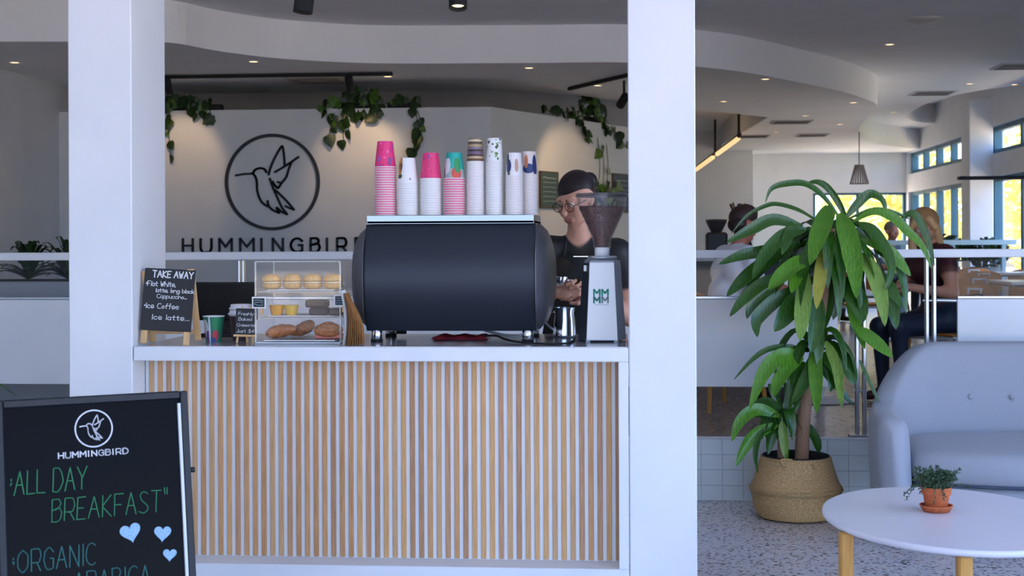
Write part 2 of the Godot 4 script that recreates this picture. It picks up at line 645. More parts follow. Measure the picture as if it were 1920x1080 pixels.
func shell() -> void:
	structure(span(Vector3(-14, -0.3, -8.2), Vector3(9, 0, 5.4)), "floor", M.terrazzo)
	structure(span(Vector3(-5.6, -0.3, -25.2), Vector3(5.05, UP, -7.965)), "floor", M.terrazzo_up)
	# tiled riser of the raised floor
	var riser := structure(span(Vector3(-5.4, 0, -7.965), Vector3(4.9, UP - 0.004, -7.953)), "wall_riser", M.grout)
	var nosing := span(Vector3(-5.4, UP - 0.012, -7.966), Vector3(4.9, UP, -7.941), 0.003)
	part(nosing, "edge_trim", M.white, riser)
	var tmesh := bx(Vector3.ZERO, Vector3(0.1138, 0.0845, 0.008), 0.0015).mesh()
	var x := 0.22
	while x < 2.9:
		for r in 4: put(tmesh, "tile", M.tile, riser, Vector3(x, 0.043 + r * 0.0857, -7.949))
		x += 0.115
	# walls
	structure(span(Vector3(-5.6, 0, -25.2), Vector3(-5.39, HIGH, 5.0)), "wall_left", M.wall)  # stretch in front of the columns is unseen, added to cut sky light
	# sign wall: a low wall that turns back at its right end
	var w := MB.new()
	var bend := Vector2(-1.272, -13.1)
	var end := Vector2(0.42, -16.47)
	var dn := (end - bend).normalized()
	var back := Vector2(dn.y, -dn.x) * 0.16
	var plan := PackedVector2Array([Vector2(-5.39, 13.1), Vector2(bend.x, 13.1), Vector2(end.x, -end.y), Vector2(end.x - 0.15, -end.y + 0.08), Vector2(bend.x - 0.1, 13.26), Vector2(-5.39, 13.26)])
	w.prism(plan, 2.693 - UP, Transform3D(Basis(Vector3(1, 0, 0), Vector3(0, 0, -1), Vector3(0, 1, 0)), Vector3(0, UP, 0)))
	structure(w, "wall_sign", M.wall)
	# dark room behind it
	structure(span(Vector3(-5.6, UP, -17.2), Vector3(0.6, HIGH + 0.3, -17.0)), "wall_behind", M.wall)
	var slab := span(Vector3(-4.72, UP, -16.99), Vector3(-4.38, 2.98, -16.96))
	structure(slab, "door_1", M.matt_black)  # plain black slab set on the wall, with no opening behind it
	# far walls
	structure(span(Vector3(0.55, UP, -25.1), Vector3(2.05, HIGH, -23.9)), "wall_kitchen", M.white)
	structure(span(Vector3(-5.39, UP, -25.2), Vector3(0.55, HIGH, -25.0)), "wall_rear", M.wall)
	var far := MB.new()
	far.box(Vector3(2.6, 1.8, -25.05), Vector3(1.14, 2.95, 0.2))
	far.box(Vector3(3.97, 2.77, -25.05), Vector3(1.6, 1.0, 0.2))
	far.box(Vector3(3.97, 0.62, -25.05), Vector3(1.6, 0.53, 0.2))
	structure(far, "wall_back", M.white)
	# lower ceiling with its waving edge
	var edge := [Vector2(-5.39, 10.22), Vector2(-4.668, 10.252), Vector2(-4.159, 10.31), Vector2(-3.6, 10.38), Vector2(-3.395, 10.5), Vector2(-3.234, 10.889), Vector2(-2.974, 11.304), Vector2(-2.709, 11.538), Vector2(-2.248, 11.801), Vector2(-1.698, 11.902), Vector2(-0.8, 11.971), Vector2(-0.029, 12.025), Vector2(0.581, 12.389), Vector2(1.054, 12.872), Vector2(1.63, 13.754), Vector2(2.161, 14.641), Vector2(2.579, 15.563), Vector2(2.759, 16.123), Vector2(2.876, 16.985), Vector2(2.945, 18.091), Vector2(3.052, 19.18), Vector2(3.201, 20.119), Vector2(3.503, 21.39), Vector2(3.905, 22.594), Vector2(4.385, 23.416), Vector2(4.75, 23.8)]
	var pts := PackedVector2Array(smooth(edge, 4))
	for p in [Vector2(4.75, 25.1), Vector2(1.5, 25.1), Vector2(1.45, 22.2), Vector2(1.692, 17.545), Vector2(0.784, 16.379), Vector2(-0.022, 15.351), Vector2(-0.954, 14.256), Vector2(-1.967, 13.785), Vector2(-5.39, 13.5)]: pts.append(p)
	var lay := Transform3D(Basis(Vector3(1, 0, 0), Vector3(0, 0, -1), Vector3(0, 1, 0)), Vector3(0, LOW, 0))
	var lowc := MB.new()
	lowc.prism(pts, HIGH - LOW + 0.02, lay)
	structure(lowc, "ceiling_lower", M.ceiling)
	# upper ceiling with a raised bay by the right windows
	var bay := [Vector2(4.86, 17.2), Vector2(4.55, 17.35), Vector2(4.2, 18.0), Vector2(4.0, 19.0), Vector2(3.98, 20.2), Vector2(4.1, 21.4), Vector2(4.4, 22.3), Vector2(4.86, 22.7)]
	var cp := PackedVector2Array([Vector2(-14, -5.4), Vector2(5.2, -5.4), Vector2(5.2, 5.9), Vector2(4.86, 5.9)])
	for p in smooth(bay, 5): cp.append(p)
	for p in [Vector2(4.86, 25.2), Vector2(-5.6, 25.2), Vector2(-5.6, 5.3), Vector2(-14, 5.3)]: cp.append(p)
	var up := MB.new()
	up.prism(cp, 0.3, Transform3D(lay.basis, Vector3(0, HIGH, 0)))
	structure(up, "ceiling_upper", M.ceiling)
	structure(span(Vector3(3.8, HIGH + 0.3, -23.0), Vector3(5.1, HIGH + 0.4, -17.0)), "ceiling_bay", M.ceiling)
	# front columns and the beam between
	structure(span(Vector3(-2.157, 0, -5.73), Vector3(-1.906, HIGH, -5.33), 0.004), "column_left", M.white)
	structure(span(Vector3(-0.003, 0, -5.73), Vector3(0.247, HIGH, -5.33), 0.004), "column_right", M.white)

func windows() -> void:
	# right wall: piers and bands round two rows of windows
	var X0 := 4.75
	var X1 := 4.95
	var wr := MB.new()
	var put_band := func(z0: float, z1: float, y0: float, y1: float):
		var c := Vector3((X0 + X1) / 2, (y0 + y1) / 2, (z0 + z1) / 2)
		wr.box(c, Vector3(X1 - X0, y1 - y0, absf(z1 - z0)))
	put_band.call(-25.2, -6.0, UP, 0.8)
	put_band.call(-25.2, -6.0, 2.27, 2.57)
	put_band.call(-25.2, -6.0, 2.93, 3.7)
	for run in [[-25.2, -24.75], [-20.75, -19.3]]:
		put_band.call(run[0], run[1], 0.8, 2.27)
		put_band.call(run[0], run[1], 2.57, 2.93)
	put_band.call(-15.1, -6.0, 0.8, 2.27)  # unseen near stretch, closed without windows to keep daylight out of the room
	put_band.call(-15.1, -6.0, 2.57, 2.93)
	structure(wr, "wall_right", M.white)
	structure(span(Vector3(4.45, UP, -19.55), Vector3(4.76, 3.3, -19.1), 0.01), "column_window", M.white)
	var n := 0
	for run in [[-24.75, -20.75, 4], [-19.3, -15.1, 3]]:
		for row in [[0.8, 2.27], [2.57, 2.93]]:
			n += 1
			var fr := MB.new()
			var y0: float = row[0]
			var y1: float = row[1]
			var zc: float = (run[0] + run[1]) / 2.0
			var len: float = run[1] - run[0]
			for y in [y0 + 0.03, y1 - 0.03]: fr.box(Vector3(4.85, y, zc), Vector3(0.09, 0.06, len))
			var win := structure(fr, "window_%d" % n, M.frame)
			var k: int = run[2]
			for i in k + 1:
				var thick := 0.11 if i == k / 2 or i == 0 or i == k else 0.06
				var z: float = clampf(run[0] + len * i / k, run[0] + thick / 2, run[1] - thick / 2)
				part(bx(Vector3(4.85, (y0 + y1) / 2, z), Vector3(0.1, y1 - y0, thick)), "mullion", M.frame, win)
				if i < k: part(bx(Vector3(4.86, (y0 + y1) / 2, run[0] + len * (i + 0.5) / k), Vector3(0.008, y1 - y0 - 0.1, len / k - 0.1)), "pane", M.pane, win)
	# far wall window band
	var f2 := MB.new()
	for y in [0.9, 2.25]: f2.box(Vector3(3.95, y, -25.0), Vector3(1.6, 0.04, 0.08))
	var far := structure(f2, "window_%d" % (n + 1), M.frame)
	for x in [3.19, 3.93, 4.72]: part(bx(Vector3(x, 1.58, -25.0), Vector3(0.045, 1.34, 0.08)), "mullion", M.frame, far)
	for x in [3.56, 4.33]: part(bx(Vector3(x, 1.58, -25.02), Vector3(0.68, 1.3, 0.008)), "pane", M.pane, far)

func tree(at: Vector3, r: float, h: float, leafmat: Material, label: String, s: int) -> void:
	var g := RandomNumberGenerator.new()
	g.seed = s
	var t := thing("tree", label, "tree", at, 0.0, "sunlit trees beyond the windows")
	part(tubed([Vector3.ZERO, Vector3(0.1, h * 0.4, 0), Vector3(0, h * 0.75, 0.1)], [0.16, 0.11, 0.05], 7), "trunk", M.bark, t)
	var m := MB.new()
	for i in 1700:
		var d := Vector3(g.randfn(), g.randfn() * 0.9, g.randfn()).normalized() * pow(g.randf(), 0.4)
		var p := Vector3(d.x * r, h * 0.62 + d.y * h * 0.45, d.z * r) * 1.0
		p += Vector3(sin(p.y * 3.0 + i % 5), 0, cos(p.y * 2.0 + i % 7)) * 0.12
		var a := Vector3(g.randfn(), g.randfn(), g.randfn()).normalized() * g.randf_range(0.09, 0.2)
		var b := a.cross(Vector3(g.randfn(), g.randfn(), g.randfn())).normalized() * a.length() * 0.6
		m.flat([p - a, p + b, p + a, p - b], Vector3(0, h * 0.5, 0))
	var fol := part(m, "foliage", leafmat, t)
	fol.set_meta("kind", "stuff")

func outside() -> void:
	M.lawn = textured(noise(0.02, ["b9a58c", "cdbda6", "d9cbb8"]), Vector3.ONE * 0.3, 0.95, {"uv1_world_triplanar": true})
	M.paving = textured(noise(0.02, ["8d7f74", "9d9086", "aa9e94"]), Vector3.ONE * 0.4, 0.9, {"uv1_world_triplanar": true})
	var g := span(Vector3(-60, -0.5, -80), Vector3(80, -0.05, 60))
	structure(g, "ground", M.lawn)
	structure(span(Vector3(-16, -0.2, 5.4), Vector3(16, -0.02, 22)), "ground_paving", M.paving)
	var bright := textured(noise(0.03, ["b8ac48", "d6cc78", "ece4ae"]), Vector3.ONE * 0.8, 0.8, {"uv1_world_triplanar": true, "backlight_enabled": true, "backlight": Color("5a5630")})
	var mid := textured(noise(0.03, ["9aa860", "c0c88c", "dde0b8"]), Vector3.ONE * 0.8, 0.8, {"uv1_world_triplanar": true, "backlight_enabled": true, "backlight": Color("4a5030")})
	var k := 0
	for a in [[8.6, -28.0, 1.7, 3.2], [12.6, -30.0, 2.0, 4.4], [6.6, -35.0, 2.1, 3.8], [2.0, -36.0, 2.1, 3.4], [9.8, -24.2, 1.6, 3.2], [8.6, -20.6, 1.6, 3.0], [11.5, -36.0, 2.6, 5.0], [13.0, -17.0, 2.2, 3.6], [14.6, -23.5, 2.2, 3.8]]:
		tree(Vector3(a[0], -0.05, a[1]), a[2], a[3], bright if k % 2 == 0 else mid, "yellow sunlit tree outside the windows" if k % 2 == 0 else "pale green sunlit tree outside the windows", 50 + k)
		k += 1

func post(x: float, z: float, label: String, k := 1.0) -> void:
	var t := thing("balustrade_post", label, "post", Vector3(x, UP, z), 0.0, "")
	for s in [-1.0, 1.0]: part(bx(Vector3(s * 0.02 * k, 0.494, 0), Vector3(0.018 * k, 0.986, 0.05), 0.003), "blade", M.steel, t)
	part(bx(Vector3(0, 0.005, 0), Vector3(0.13, 0.01, 0.09), 0.002), "base_plate", M.steel, t)
	for y in [0.25, 0.75]: part(rod(Vector3(-0.04, y, 0), Vector3(0.04, y, 0), 0.008, 8), "clamp", M.steel, t)

func balustrade() -> void:
	var Z := -8.02
	var rail := span(Vector3(-5.39, 1.343, Z - 0.035), Vector3(4.74, 1.389, Z + 0.035), 0.004)
	single(rail, "balustrade_rail", M.white, "long white flat handrail running above the glass balustrade", "handrail")
	post(-2.22, Z, "steel balustrade post behind the black screen on the counter", 0.6)
	post(1.275, Z, "steel balustrade post behind the drooping leaves of the tall plant")
	post(1.655, Z, "steel balustrade post in front of the seated woman")
	var panel := func(x0: float, x1: float, label: String):
		var t := thing("glass_balustrade", label, "balustrade", Vector3((x0 + x1) / 2, UP + 0.27, Z), 0.0, "")
		part(bx(Vector3(0, 0.245, 0), Vector3(x1 - x0, 0.49, 0.02), 0.003), "board", M.white, t)
		part(bx(Vector3(0, 0.499, 0), Vector3(x1 - x0, 0.014, 0.03), 0.002), "cap", M.steel, t)
		part(bx(Vector3(0, 0.61, 0), Vector3(x1 - x0, 0.2, 0.01)), "glass", M.pane, t)
		for s in [-1.0, 1.0]: part(bx(Vector3(s * (x1 - x0) * 0.42, -0.135, 0), Vector3(0.03, 0.27, 0.03), 0.002), "leg", M.steel, t)
	panel.call(-5.36, -2.27, "white balustrade panel seen left of the left column")
	panel.call(-2.17, 1.15, "white balustrade panel behind the counter and the tall plant")
	panel.call(1.80, 4.72, "white balustrade panel above the back of the grey sofa")
	single(rod(Vector3(1.69, 1.105, Z), Vector3(1.795, 1.105, Z), 0.012), "rail_link", M.steel, "short steel bar joining the post to the right panel", "bar")
	# planter bed beyond the rail at left
	var p := thing("planter_box", "grey planter ledge behind the left balustrade glass", "planter", Vector3(-4.2, UP, -9.2))
	part(bx(Vector3(0, 0.42, 0), Vector3(2.2, 0.84, 0.5), 0.01), "box", mat("9aa0a6", 0.7), p)
	part(bx(Vector3(0, 0.842, 0), Vector3(2.1, 0.01, 0.42)), "soil", M.soil, p)
	var g := RandomNumberGenerator.new()
	g.seed = 4
	for pl in [[-3.98, 0.22, 60, "dark spiky plant in the grey planter left of the column"], [-3.7, 0.24, 60, "taller dark leafy plant in the planter beside the column"]]:
		var t := thing("planter_plant", pl[3], "plant", Vector3(pl[0], UP + 0.847, -9.15))
		for i in pl[2]:
			var a: float = TAU * i / pl[2] + g.randf()
			var el := g.randf_range(0.1, 1.45)
			var d := Vector3(cos(a), 0, sin(a) * 0.6) * cos(el)
			var L: float = pl[1] * g.randf_range(0.8, 1.3)
			var e := sin(el) * L
			var mid := smooth([Vector3.ZERO, d * L * 0.4 + Vector3(0, e * 0.55 + 0.02, 0), d * L * 0.8 + Vector3(0, e * 0.9 + 0.02, 0), d * L * 1.15 + Vector3(0, e * 0.9, 0)], 3)
			part(blade(mid, 0.042, Vector3(-d.x, 0.5, -d.z)), "leaf", M.vine, t)
	var pp := thing("strap_plant", "strappy green plant whose leaf tips show beside the black sign at left", "plant", Vector3(-2.68, 0, -4.9))
	part(lathed([Vector2(0.0, 0), Vector2(0.15, 0), Vector2(0.2, 0.55), Vector2(0.18, 0.55), Vector2(0.16, 0.5), Vector2(0, 0.5)], 24), "pot", M.matt_black, pp)
	for i in 16:
		var a := TAU * i / 16.0 + 0.1
		var d := Vector3(cos(a), 0, sin(a))
		var L := g.randf_range(0.34, 0.46)
		var mid := smooth([Vector3(0, 0.49, 0), Vector3(0, 0.49, 0) + d * L * 0.3 + Vector3(0, L * 0.9, 0), Vector3(0, 0.49, 0) + d * L * 0.75 + Vector3(0, L * 1.2, 0), Vector3(0, 0.49, 0) + d * L * 1.15 + Vector3(0, L * 0.95, 0)], 4)
		part(blade(mid, 0.05, Vector3(-d.x, 0.6, -d.z)), "leaf", M.leaf[0], pp)

func counter() -> void:
	var t := thing("serving_counter", "white serving counter with a front of vertical timber slats between two columns", "counter", Vector3(-0.955, 0, -5.33))
	var X0 := -1.902 + 0.955
	var X1 := -0.006 + 0.955
	part(span(Vector3(X0, TOP - 0.056, -0.77), Vector3(X1, TOP - 0.002, 0), 0.003), "worktop", M.white, t)
	part(span(Vector3(X0 + 0.005, TOP - 0.004, -0.76), Vector3(X1 - 0.005, TOP, -0.012)), "bench_skin", mat("aeb3b9", 0.16, 0.35), t)
	part(span(Vector3(X0, 0.0, -0.17), Vector3(X1, 0.212, 0), 0.003), "plinth", M.white, t)
	part(span(Vector3(X0, 0.212, -0.17), Vector3(X1, TOP - 0.056, -0.14)), "backing", M.white, t)
	part(span(Vector3(X1 - 0.037, 0.212, -0.14), Vector3(X1, TOP - 0.056, 0), 0.002), "stile", M.white, t)
	part(span(Vector3(X0, 0.0, -0.75), Vector3(X1, TOP - 0.06, -0.73)), "rear_panel", M.white, t)
	var tones := []
	for c in [["b88352", "c89462", "d4a272"], ["c48e58", "d29e6a", "deac7c"], ["a87a54", "b88a62", "c49870"], ["ca965c", "d8a66c", "e2b27c"], ["b4845e", "c4946c", "d0a27a"], ["c29668", "d0a474", "d8b082"]]:
		tones.append(textured(noise(0.025, c, Vector3.ONE, true, 256, 60 + tones.size()), Vector3(14, 0.9, 14), 0.55, {"uv1_world_triplanar": true}))
	var sm := bx(Vector3.ZERO, Vector3(0.0195, 0.768, 0.007), 0.0015).mesh()
	for i in 54:
		var o := put(sm, "slat", tones[rng.randi() % tones.size()], t, Vector3(-1.877 + 0.955 + i * 0.03453, 0.599, -0.1363))

func machine() -> void:
	var t := thing("espresso_machine", "large dark blue-black espresso machine with rounded ends on the counter", "coffee machine", Vector3(-0.702, TOP, -5.76))
	var shellm := mat("252c37", 0.46, 0.5, {"clearcoat_enabled": true, "clearcoat": 0.25, "clearcoat_roughness": 0.4})
	var cheek := mat("5a5c63", 0.42, 0.3)
	var W := 0.337
	# shell: a rounded section swept along x
	var prof := []
	for i in 13:
		var s := float(i) / 12
		prof.append(Vector2(0.19 + 0.055 * sin(PI * clampf(s, 0.0, 1.0)), 0.047 + 0.418 * s))
	for q in [Vector2(0.15, 0.466), Vector2(-0.2, 0.466), Vector2(-0.23, 0.43), Vector2(-0.23, 0.36), Vector2(-0.08, 0.34), Vector2(-0.08, 0.16), Vector2(-0.23, 0.14), Vector2(-0.23, 0.05), Vector2(0.17, 0.044)]: prof.append(q)
	var pl := PackedVector2Array(prof)
	var m := MB.new()
	m.prism(pl, W * 2, Transform3D(Basis(Vector3(0, 0, 1), Vector3(0, 1, 0), Vector3(-1, 0, 0)), Vector3(W, 0, 0)))
	part(m, "body", shellm, t)
	# front panel, a smooth curved sheet a little proud of the body
	var rows := []
	for i in 17:
		var s := i / 16.0
		var z := 0.196 + 0.055 * sin(PI * s)
		rows.append([Vector3(-W + 0.004, 0.05 + 0.412 * s, z), Vector3(0, 0.05 + 0.412 * s, z), Vector3(W - 0.004, 0.05 + 0.412 * s, z)])
	m = MB.new()
	m.grid(rows)
	part(m, "front_panel", shellm, t)
	for sx in [-1.0, 1.0]:
		m = MB.new()
		var rr := []
		var n := 22
		for i in 9:
			var f := i / 8.0
			var row := []
			for k in n + 1:
				var a := TAU * k / n
				var ez := 0.26 * signf(cos(a)) * pow(absf(cos(a)), 0.75)
				var ey := 0.212 * signf(sin(a)) * pow(absf(sin(a)), 0.62)
				row.append(Vector3(sx * (W + 0.006 + (0.076 if sx < 0 else 0.064) * pow(1.0 - f * f, 0.6)), 0.256 + ey * f, 0.005 + ez * f))
			rr.append(row)
		var rim := []
		for p in rr[-1]: rim.append(Vector3(sx * (W - 0.0), p.y, p.z))
		rr.append(rim)
		m.grid(rr)
		part(m, "side_cheek", cheek, t)
	var tr := MB.new()
	tr.box(Vector3(0, 0.474, 0.0), Vector3(0.662, 0.012, 0.42), 0.002)
	for s in [-1.0, 1.0]:
		tr.box(Vector3(0, 0.484, s * 0.208), Vector3(0.662, 0.034, 0.004), 0.001)
		tr.box(Vector3(s * 0.329, 0.484, 0), Vector3(0.004, 0.034, 0.412), 0.001)
	part(tr, "cup_tray", mat("7f868e", 0.14, 1.0), t)
	part(bx(Vector3(0.0, 0.494, 0.0), Vector3(0.65, 0.012, 0.40)), "tray_grid", mat("8d9298", 0.4, 0.7), t)
	for x in [-0.3, 0.302]:
		for z in [0.17, -0.17]:
			var f := part(lathed([Vector2(0, 0.008), Vector2(0.022, 0.008), Vector2(0.022, 0.05), Vector2(0, 0.05)], 20, Transform3D(Basis(), Vector3(x, 0, z))), "foot", M.chrome, t)
			part(lathed([Vector2(0, 0), Vector2(0.024, 0), Vector2(0.024, 0.011), Vector2(0, 0.011)], 20, Transform3D(Basis(), Vector3(x, 0, z))), "foot_pad", M.matt_black, f)
	part(rod(Vector3(-0.245, 0.015, -0.1), Vector3(-0.245, 0.05, -0.1), 0.022, 12), "valve_knob", M.matt_black, t)
	for x in [-0.16, 0.0, 0.16]: part(lathed([Vector2(0, 0.16), Vector2(0.036, 0.16), Vector2(0.036, 0.2), Vector2(0.045, 0.25), Vector2(0.045, 0.34), Vector2(0, 0.34)], 20, Transform3D(Basis(), Vector3(x, 0, -0.165))), "group_head", M.chrome, t)
	part(tubed(smooth([Vector3(0.3, 0.36, -0.22), Vector3(0.31, 0.3, -0.28), Vector3(0.3, 0.16, -0.29)], 4), 0.006), "steam_wand", M.chrome, t)

# ---------- paper cups ----------
func cup_mesh(h: float, R: float, r: float, upright := false) -> ArrayMesh:   # rim at 0 when upside down; first surface is the printed wall
	var wall := MB.new()
	var rest := MB.new()
	var y := func(v: float) -> float: return (h - v) if upright else v
	wall.lathe([Vector2(R, y.call(0.003)), Vector2(lerpf(R, r, 0.5), y.call(h * 0.5)), Vector2(r, y.call(h))], 32)
	rest.lathe([Vector2(R, y.call(0.0034)), Vector2(R + 0.0011, y.call(0.0028)), Vector2(R + 0.0014, y.call(0.0015)), Vector2(R + 0.0009, y.call(0.0002)), Vector2(R - 0.0004, y.call(0.0)), Vector2(R - 0.0006, y.call(0.003)), Vector2(r - 0.0006, y.call(h - 0.0065)), Vector2(0, y.call(h - 0.0065))], 32)
	rest.lathe([Vector2(r, y.call(h)), Vector2(r - 0.0012, y.call(h)), Vector2(r - 0.0012, y.call(h - 0.006)), Vector2(0, y.call(h - 0.006))], 32)
	var am := wall.mesh()
	var arr := rest.mesh().surface_get_arrays(0)
	am.add_surface_from_arrays(Mesh.PRIMITIVE_TRIANGLES, arr)
	return am

func cup(mesh: ArrayMesh, wallm: Material, rimm: Material, at: Vector3, label: String, group := "") -> void:
	var o := MeshInstance3D.new()
	o.mesh = mesh
	o.set_surface_override_material(0, wallm); o.set_surface_override_material(1, rimm)
	o.name = numbered("paper_cup")
	add_child(o, true)
	o.position = at
	tag(o, label, "cup", group)

func printed(t: Texture2D) -> StandardMaterial3D:
	var m := mat("ffffff", 0.45, 0.0, {"albedo_texture": t})
	m.uv1_scale = Vector3(1, 1, 1)
	return m

func cups() -> void:
	var white := mat("f2f0ee", 0.5)
	var cream := mat("f3e9e6", 0.5)
	var pink := mat("ef7f9d", 0.5)
	var hot := []
	var g := RandomNumberGenerator.new()
	g.seed = 9
	for i in 26: hot.append([g.randf_range(0.2, 0.8), g.randf(), g.randf_range(0.01, 0.028), g.randf_range(0.03, 0.09), ["c9509a", "a04a9a", "d92a6a", "ff6aa0"][i % 4]])
	var p1 := printed(picture(256, 96, "f4357f", hot + [[0.58, 0.3, 0.03, 0.12, "a05fae"], [0.4, 0.2, 0.03, 0.2, "8f4f8a"]]))
	var hot2 := []
	for i in 60: hot2.append([g.randf_range(0.2, 0.8), g.randf(), g.randf_range(0.004, 0.012), g.randf_range(0.02, 0.06), ["b04a90", "ff7aa8", "d02a68"][i % 3]])
	var p3 := printed(picture(256, 96, "f03d7c", hot2 + [[0.53, 0.85, 0.02, 0.1, "8a4aa0"]]))
	var p2 := printed(picture(256, 96, "f4f2f2", [[0.61, 0.28, 0.045, 0.1, "3d5a2c"], [0.62, 0.5, 0.045, 0.16, "b98a3c"], [0.64, 0.72, 0.05, 0.18, "a97a34"], [0.59, 0.7, 0.02, 0.2, "5a4320"], [0.61, 0.9, 0.04, 0.12, "caa25a"], [0.43, 0.16, 0.012, 0.04, "7a6a90"]]))
	var p4 := printed(picture(256, 96, "2fb4a8", [[0.5, 0.1, 0.4, 0.28, "a8b8b4"], [0.44, 0.2, 0.08, 0.26, "e2574c"], [0.42, 0.55, 0.06, 0.35, "2f9a58"], [0.62, 0.5, 0.075, 0.34, "e4e2ea"], [0.68, 0.2, 0.03, 0.25, "6a6a78"], [0.5, 0.95, 0.5, 0.18, "1fb0a6"]]))
	var stripes := []
	for i in 9: stripes.append([0.5 + (i % 3 - 1) * 0.05, 0.06 + i * 0.105, 0.3, 0.045, ["6a4a34", "d8b88a", "4a3a3c", "7a5a7a", "3a2f38", "8a7a8a", "b9a27a", "5a4632", "e2cfa8"][i]])
	var p5 := printed(picture(256, 96, "8a7460", stripes))
	var lv := []
	for i in 22: lv.append([g.randf_range(0.3, 0.72), g.randf_range(0.05, 0.95), g.randf_range(0.008, 0.03), g.randf_range(0.02, 0.08), ["4a6a34", "88a468", "2c3a28", "a9b98a"][i % 4]])
	var p6 := printed(picture(256, 96, "f2f2f0", lv))
	var p7 := printed(picture(256, 96, "f4f1f0", [[0.61, 0.42, 0.06, 0.3, "2c3a68"], [0.66, 0.75, 0.05, 0.25, "1f4a58"], [0.44, 0.45, 0.04, 0.3, "c9a08a"], [0.6, 0.1, 0.03, 0.08, "6a5a50"]]))
	var p8 := printed(picture(256, 96, "f2e2dc", [[0.5, 0.25, 0.12, 0.22, "28407a"], [0.36, 0.4, 0.06, 0.45, "24386c"], [0.55, 0.55, 0.04, 0.3, "d98a60"]]))
	var big := cup_mesh(0.104, 0.0425, 0.031)
	var small := cup_mesh(0.094, 0.0345, 0.028)
	# x, z, number nested below the top cup, mesh, top print, nested wall, what the top cup shows, what the nested ones are
	var stacks := [
		[-0.970, -5.62, 20, big, p1, pink, "hot pink", "pink", "leftmost stack"],
		[-0.881, -5.62, 13, big, p2, white, "white cup with a gold and green animal print", "white", "second stack, under the gold print"],
		[-0.787, -5.62, 15, big, p3, white, "speckled hot pink", "white", "third stack, under the speckled pink cup"],
		[-0.693, -5.62, 15, big, p4, pink, "teal cup with a white bird and red flower", "pink striped", "fourth stack, under the teal cup"],
		[-0.6085, -5.62, 21, small, p5, cream, "brown and purple banded", "cream", "tall stack under the brown banded cup"],
		[-0.532, -5.62, 21, small, p6, white, "white cup with a green leaf print", "white", "tall stack under the leaf print cup"],
		[-0.4515, -5.60, 15, small, p7, cream, "white cup with a navy blot", "pale", "stack under the navy blotted cup"],
		[-0.3985, -5.68, 16, small, p8, cream, "navy and peach printed cup at the far right", "pale", "rightmost stack, half hidden"],
	]
	for s in stacks:
		var pitch: float = 0.0096 if s[3] == big else 0.0100
		var y := TOP + 0.502
		for i in s[2]:
			cup(s[3], s[5], white, Vector3(s[0], y, s[1]), "%s paper cup nested in the %s" % [s[7], s[8]], "cups nested in the " + s[8])
			y += pitch
		cup(s[3], s[4], white, Vector3(s[0], y, s[1]), "%s%s topping its stack on the coffee machine" % [s[6], "" if "cup" in s[6] else " paper cup"])

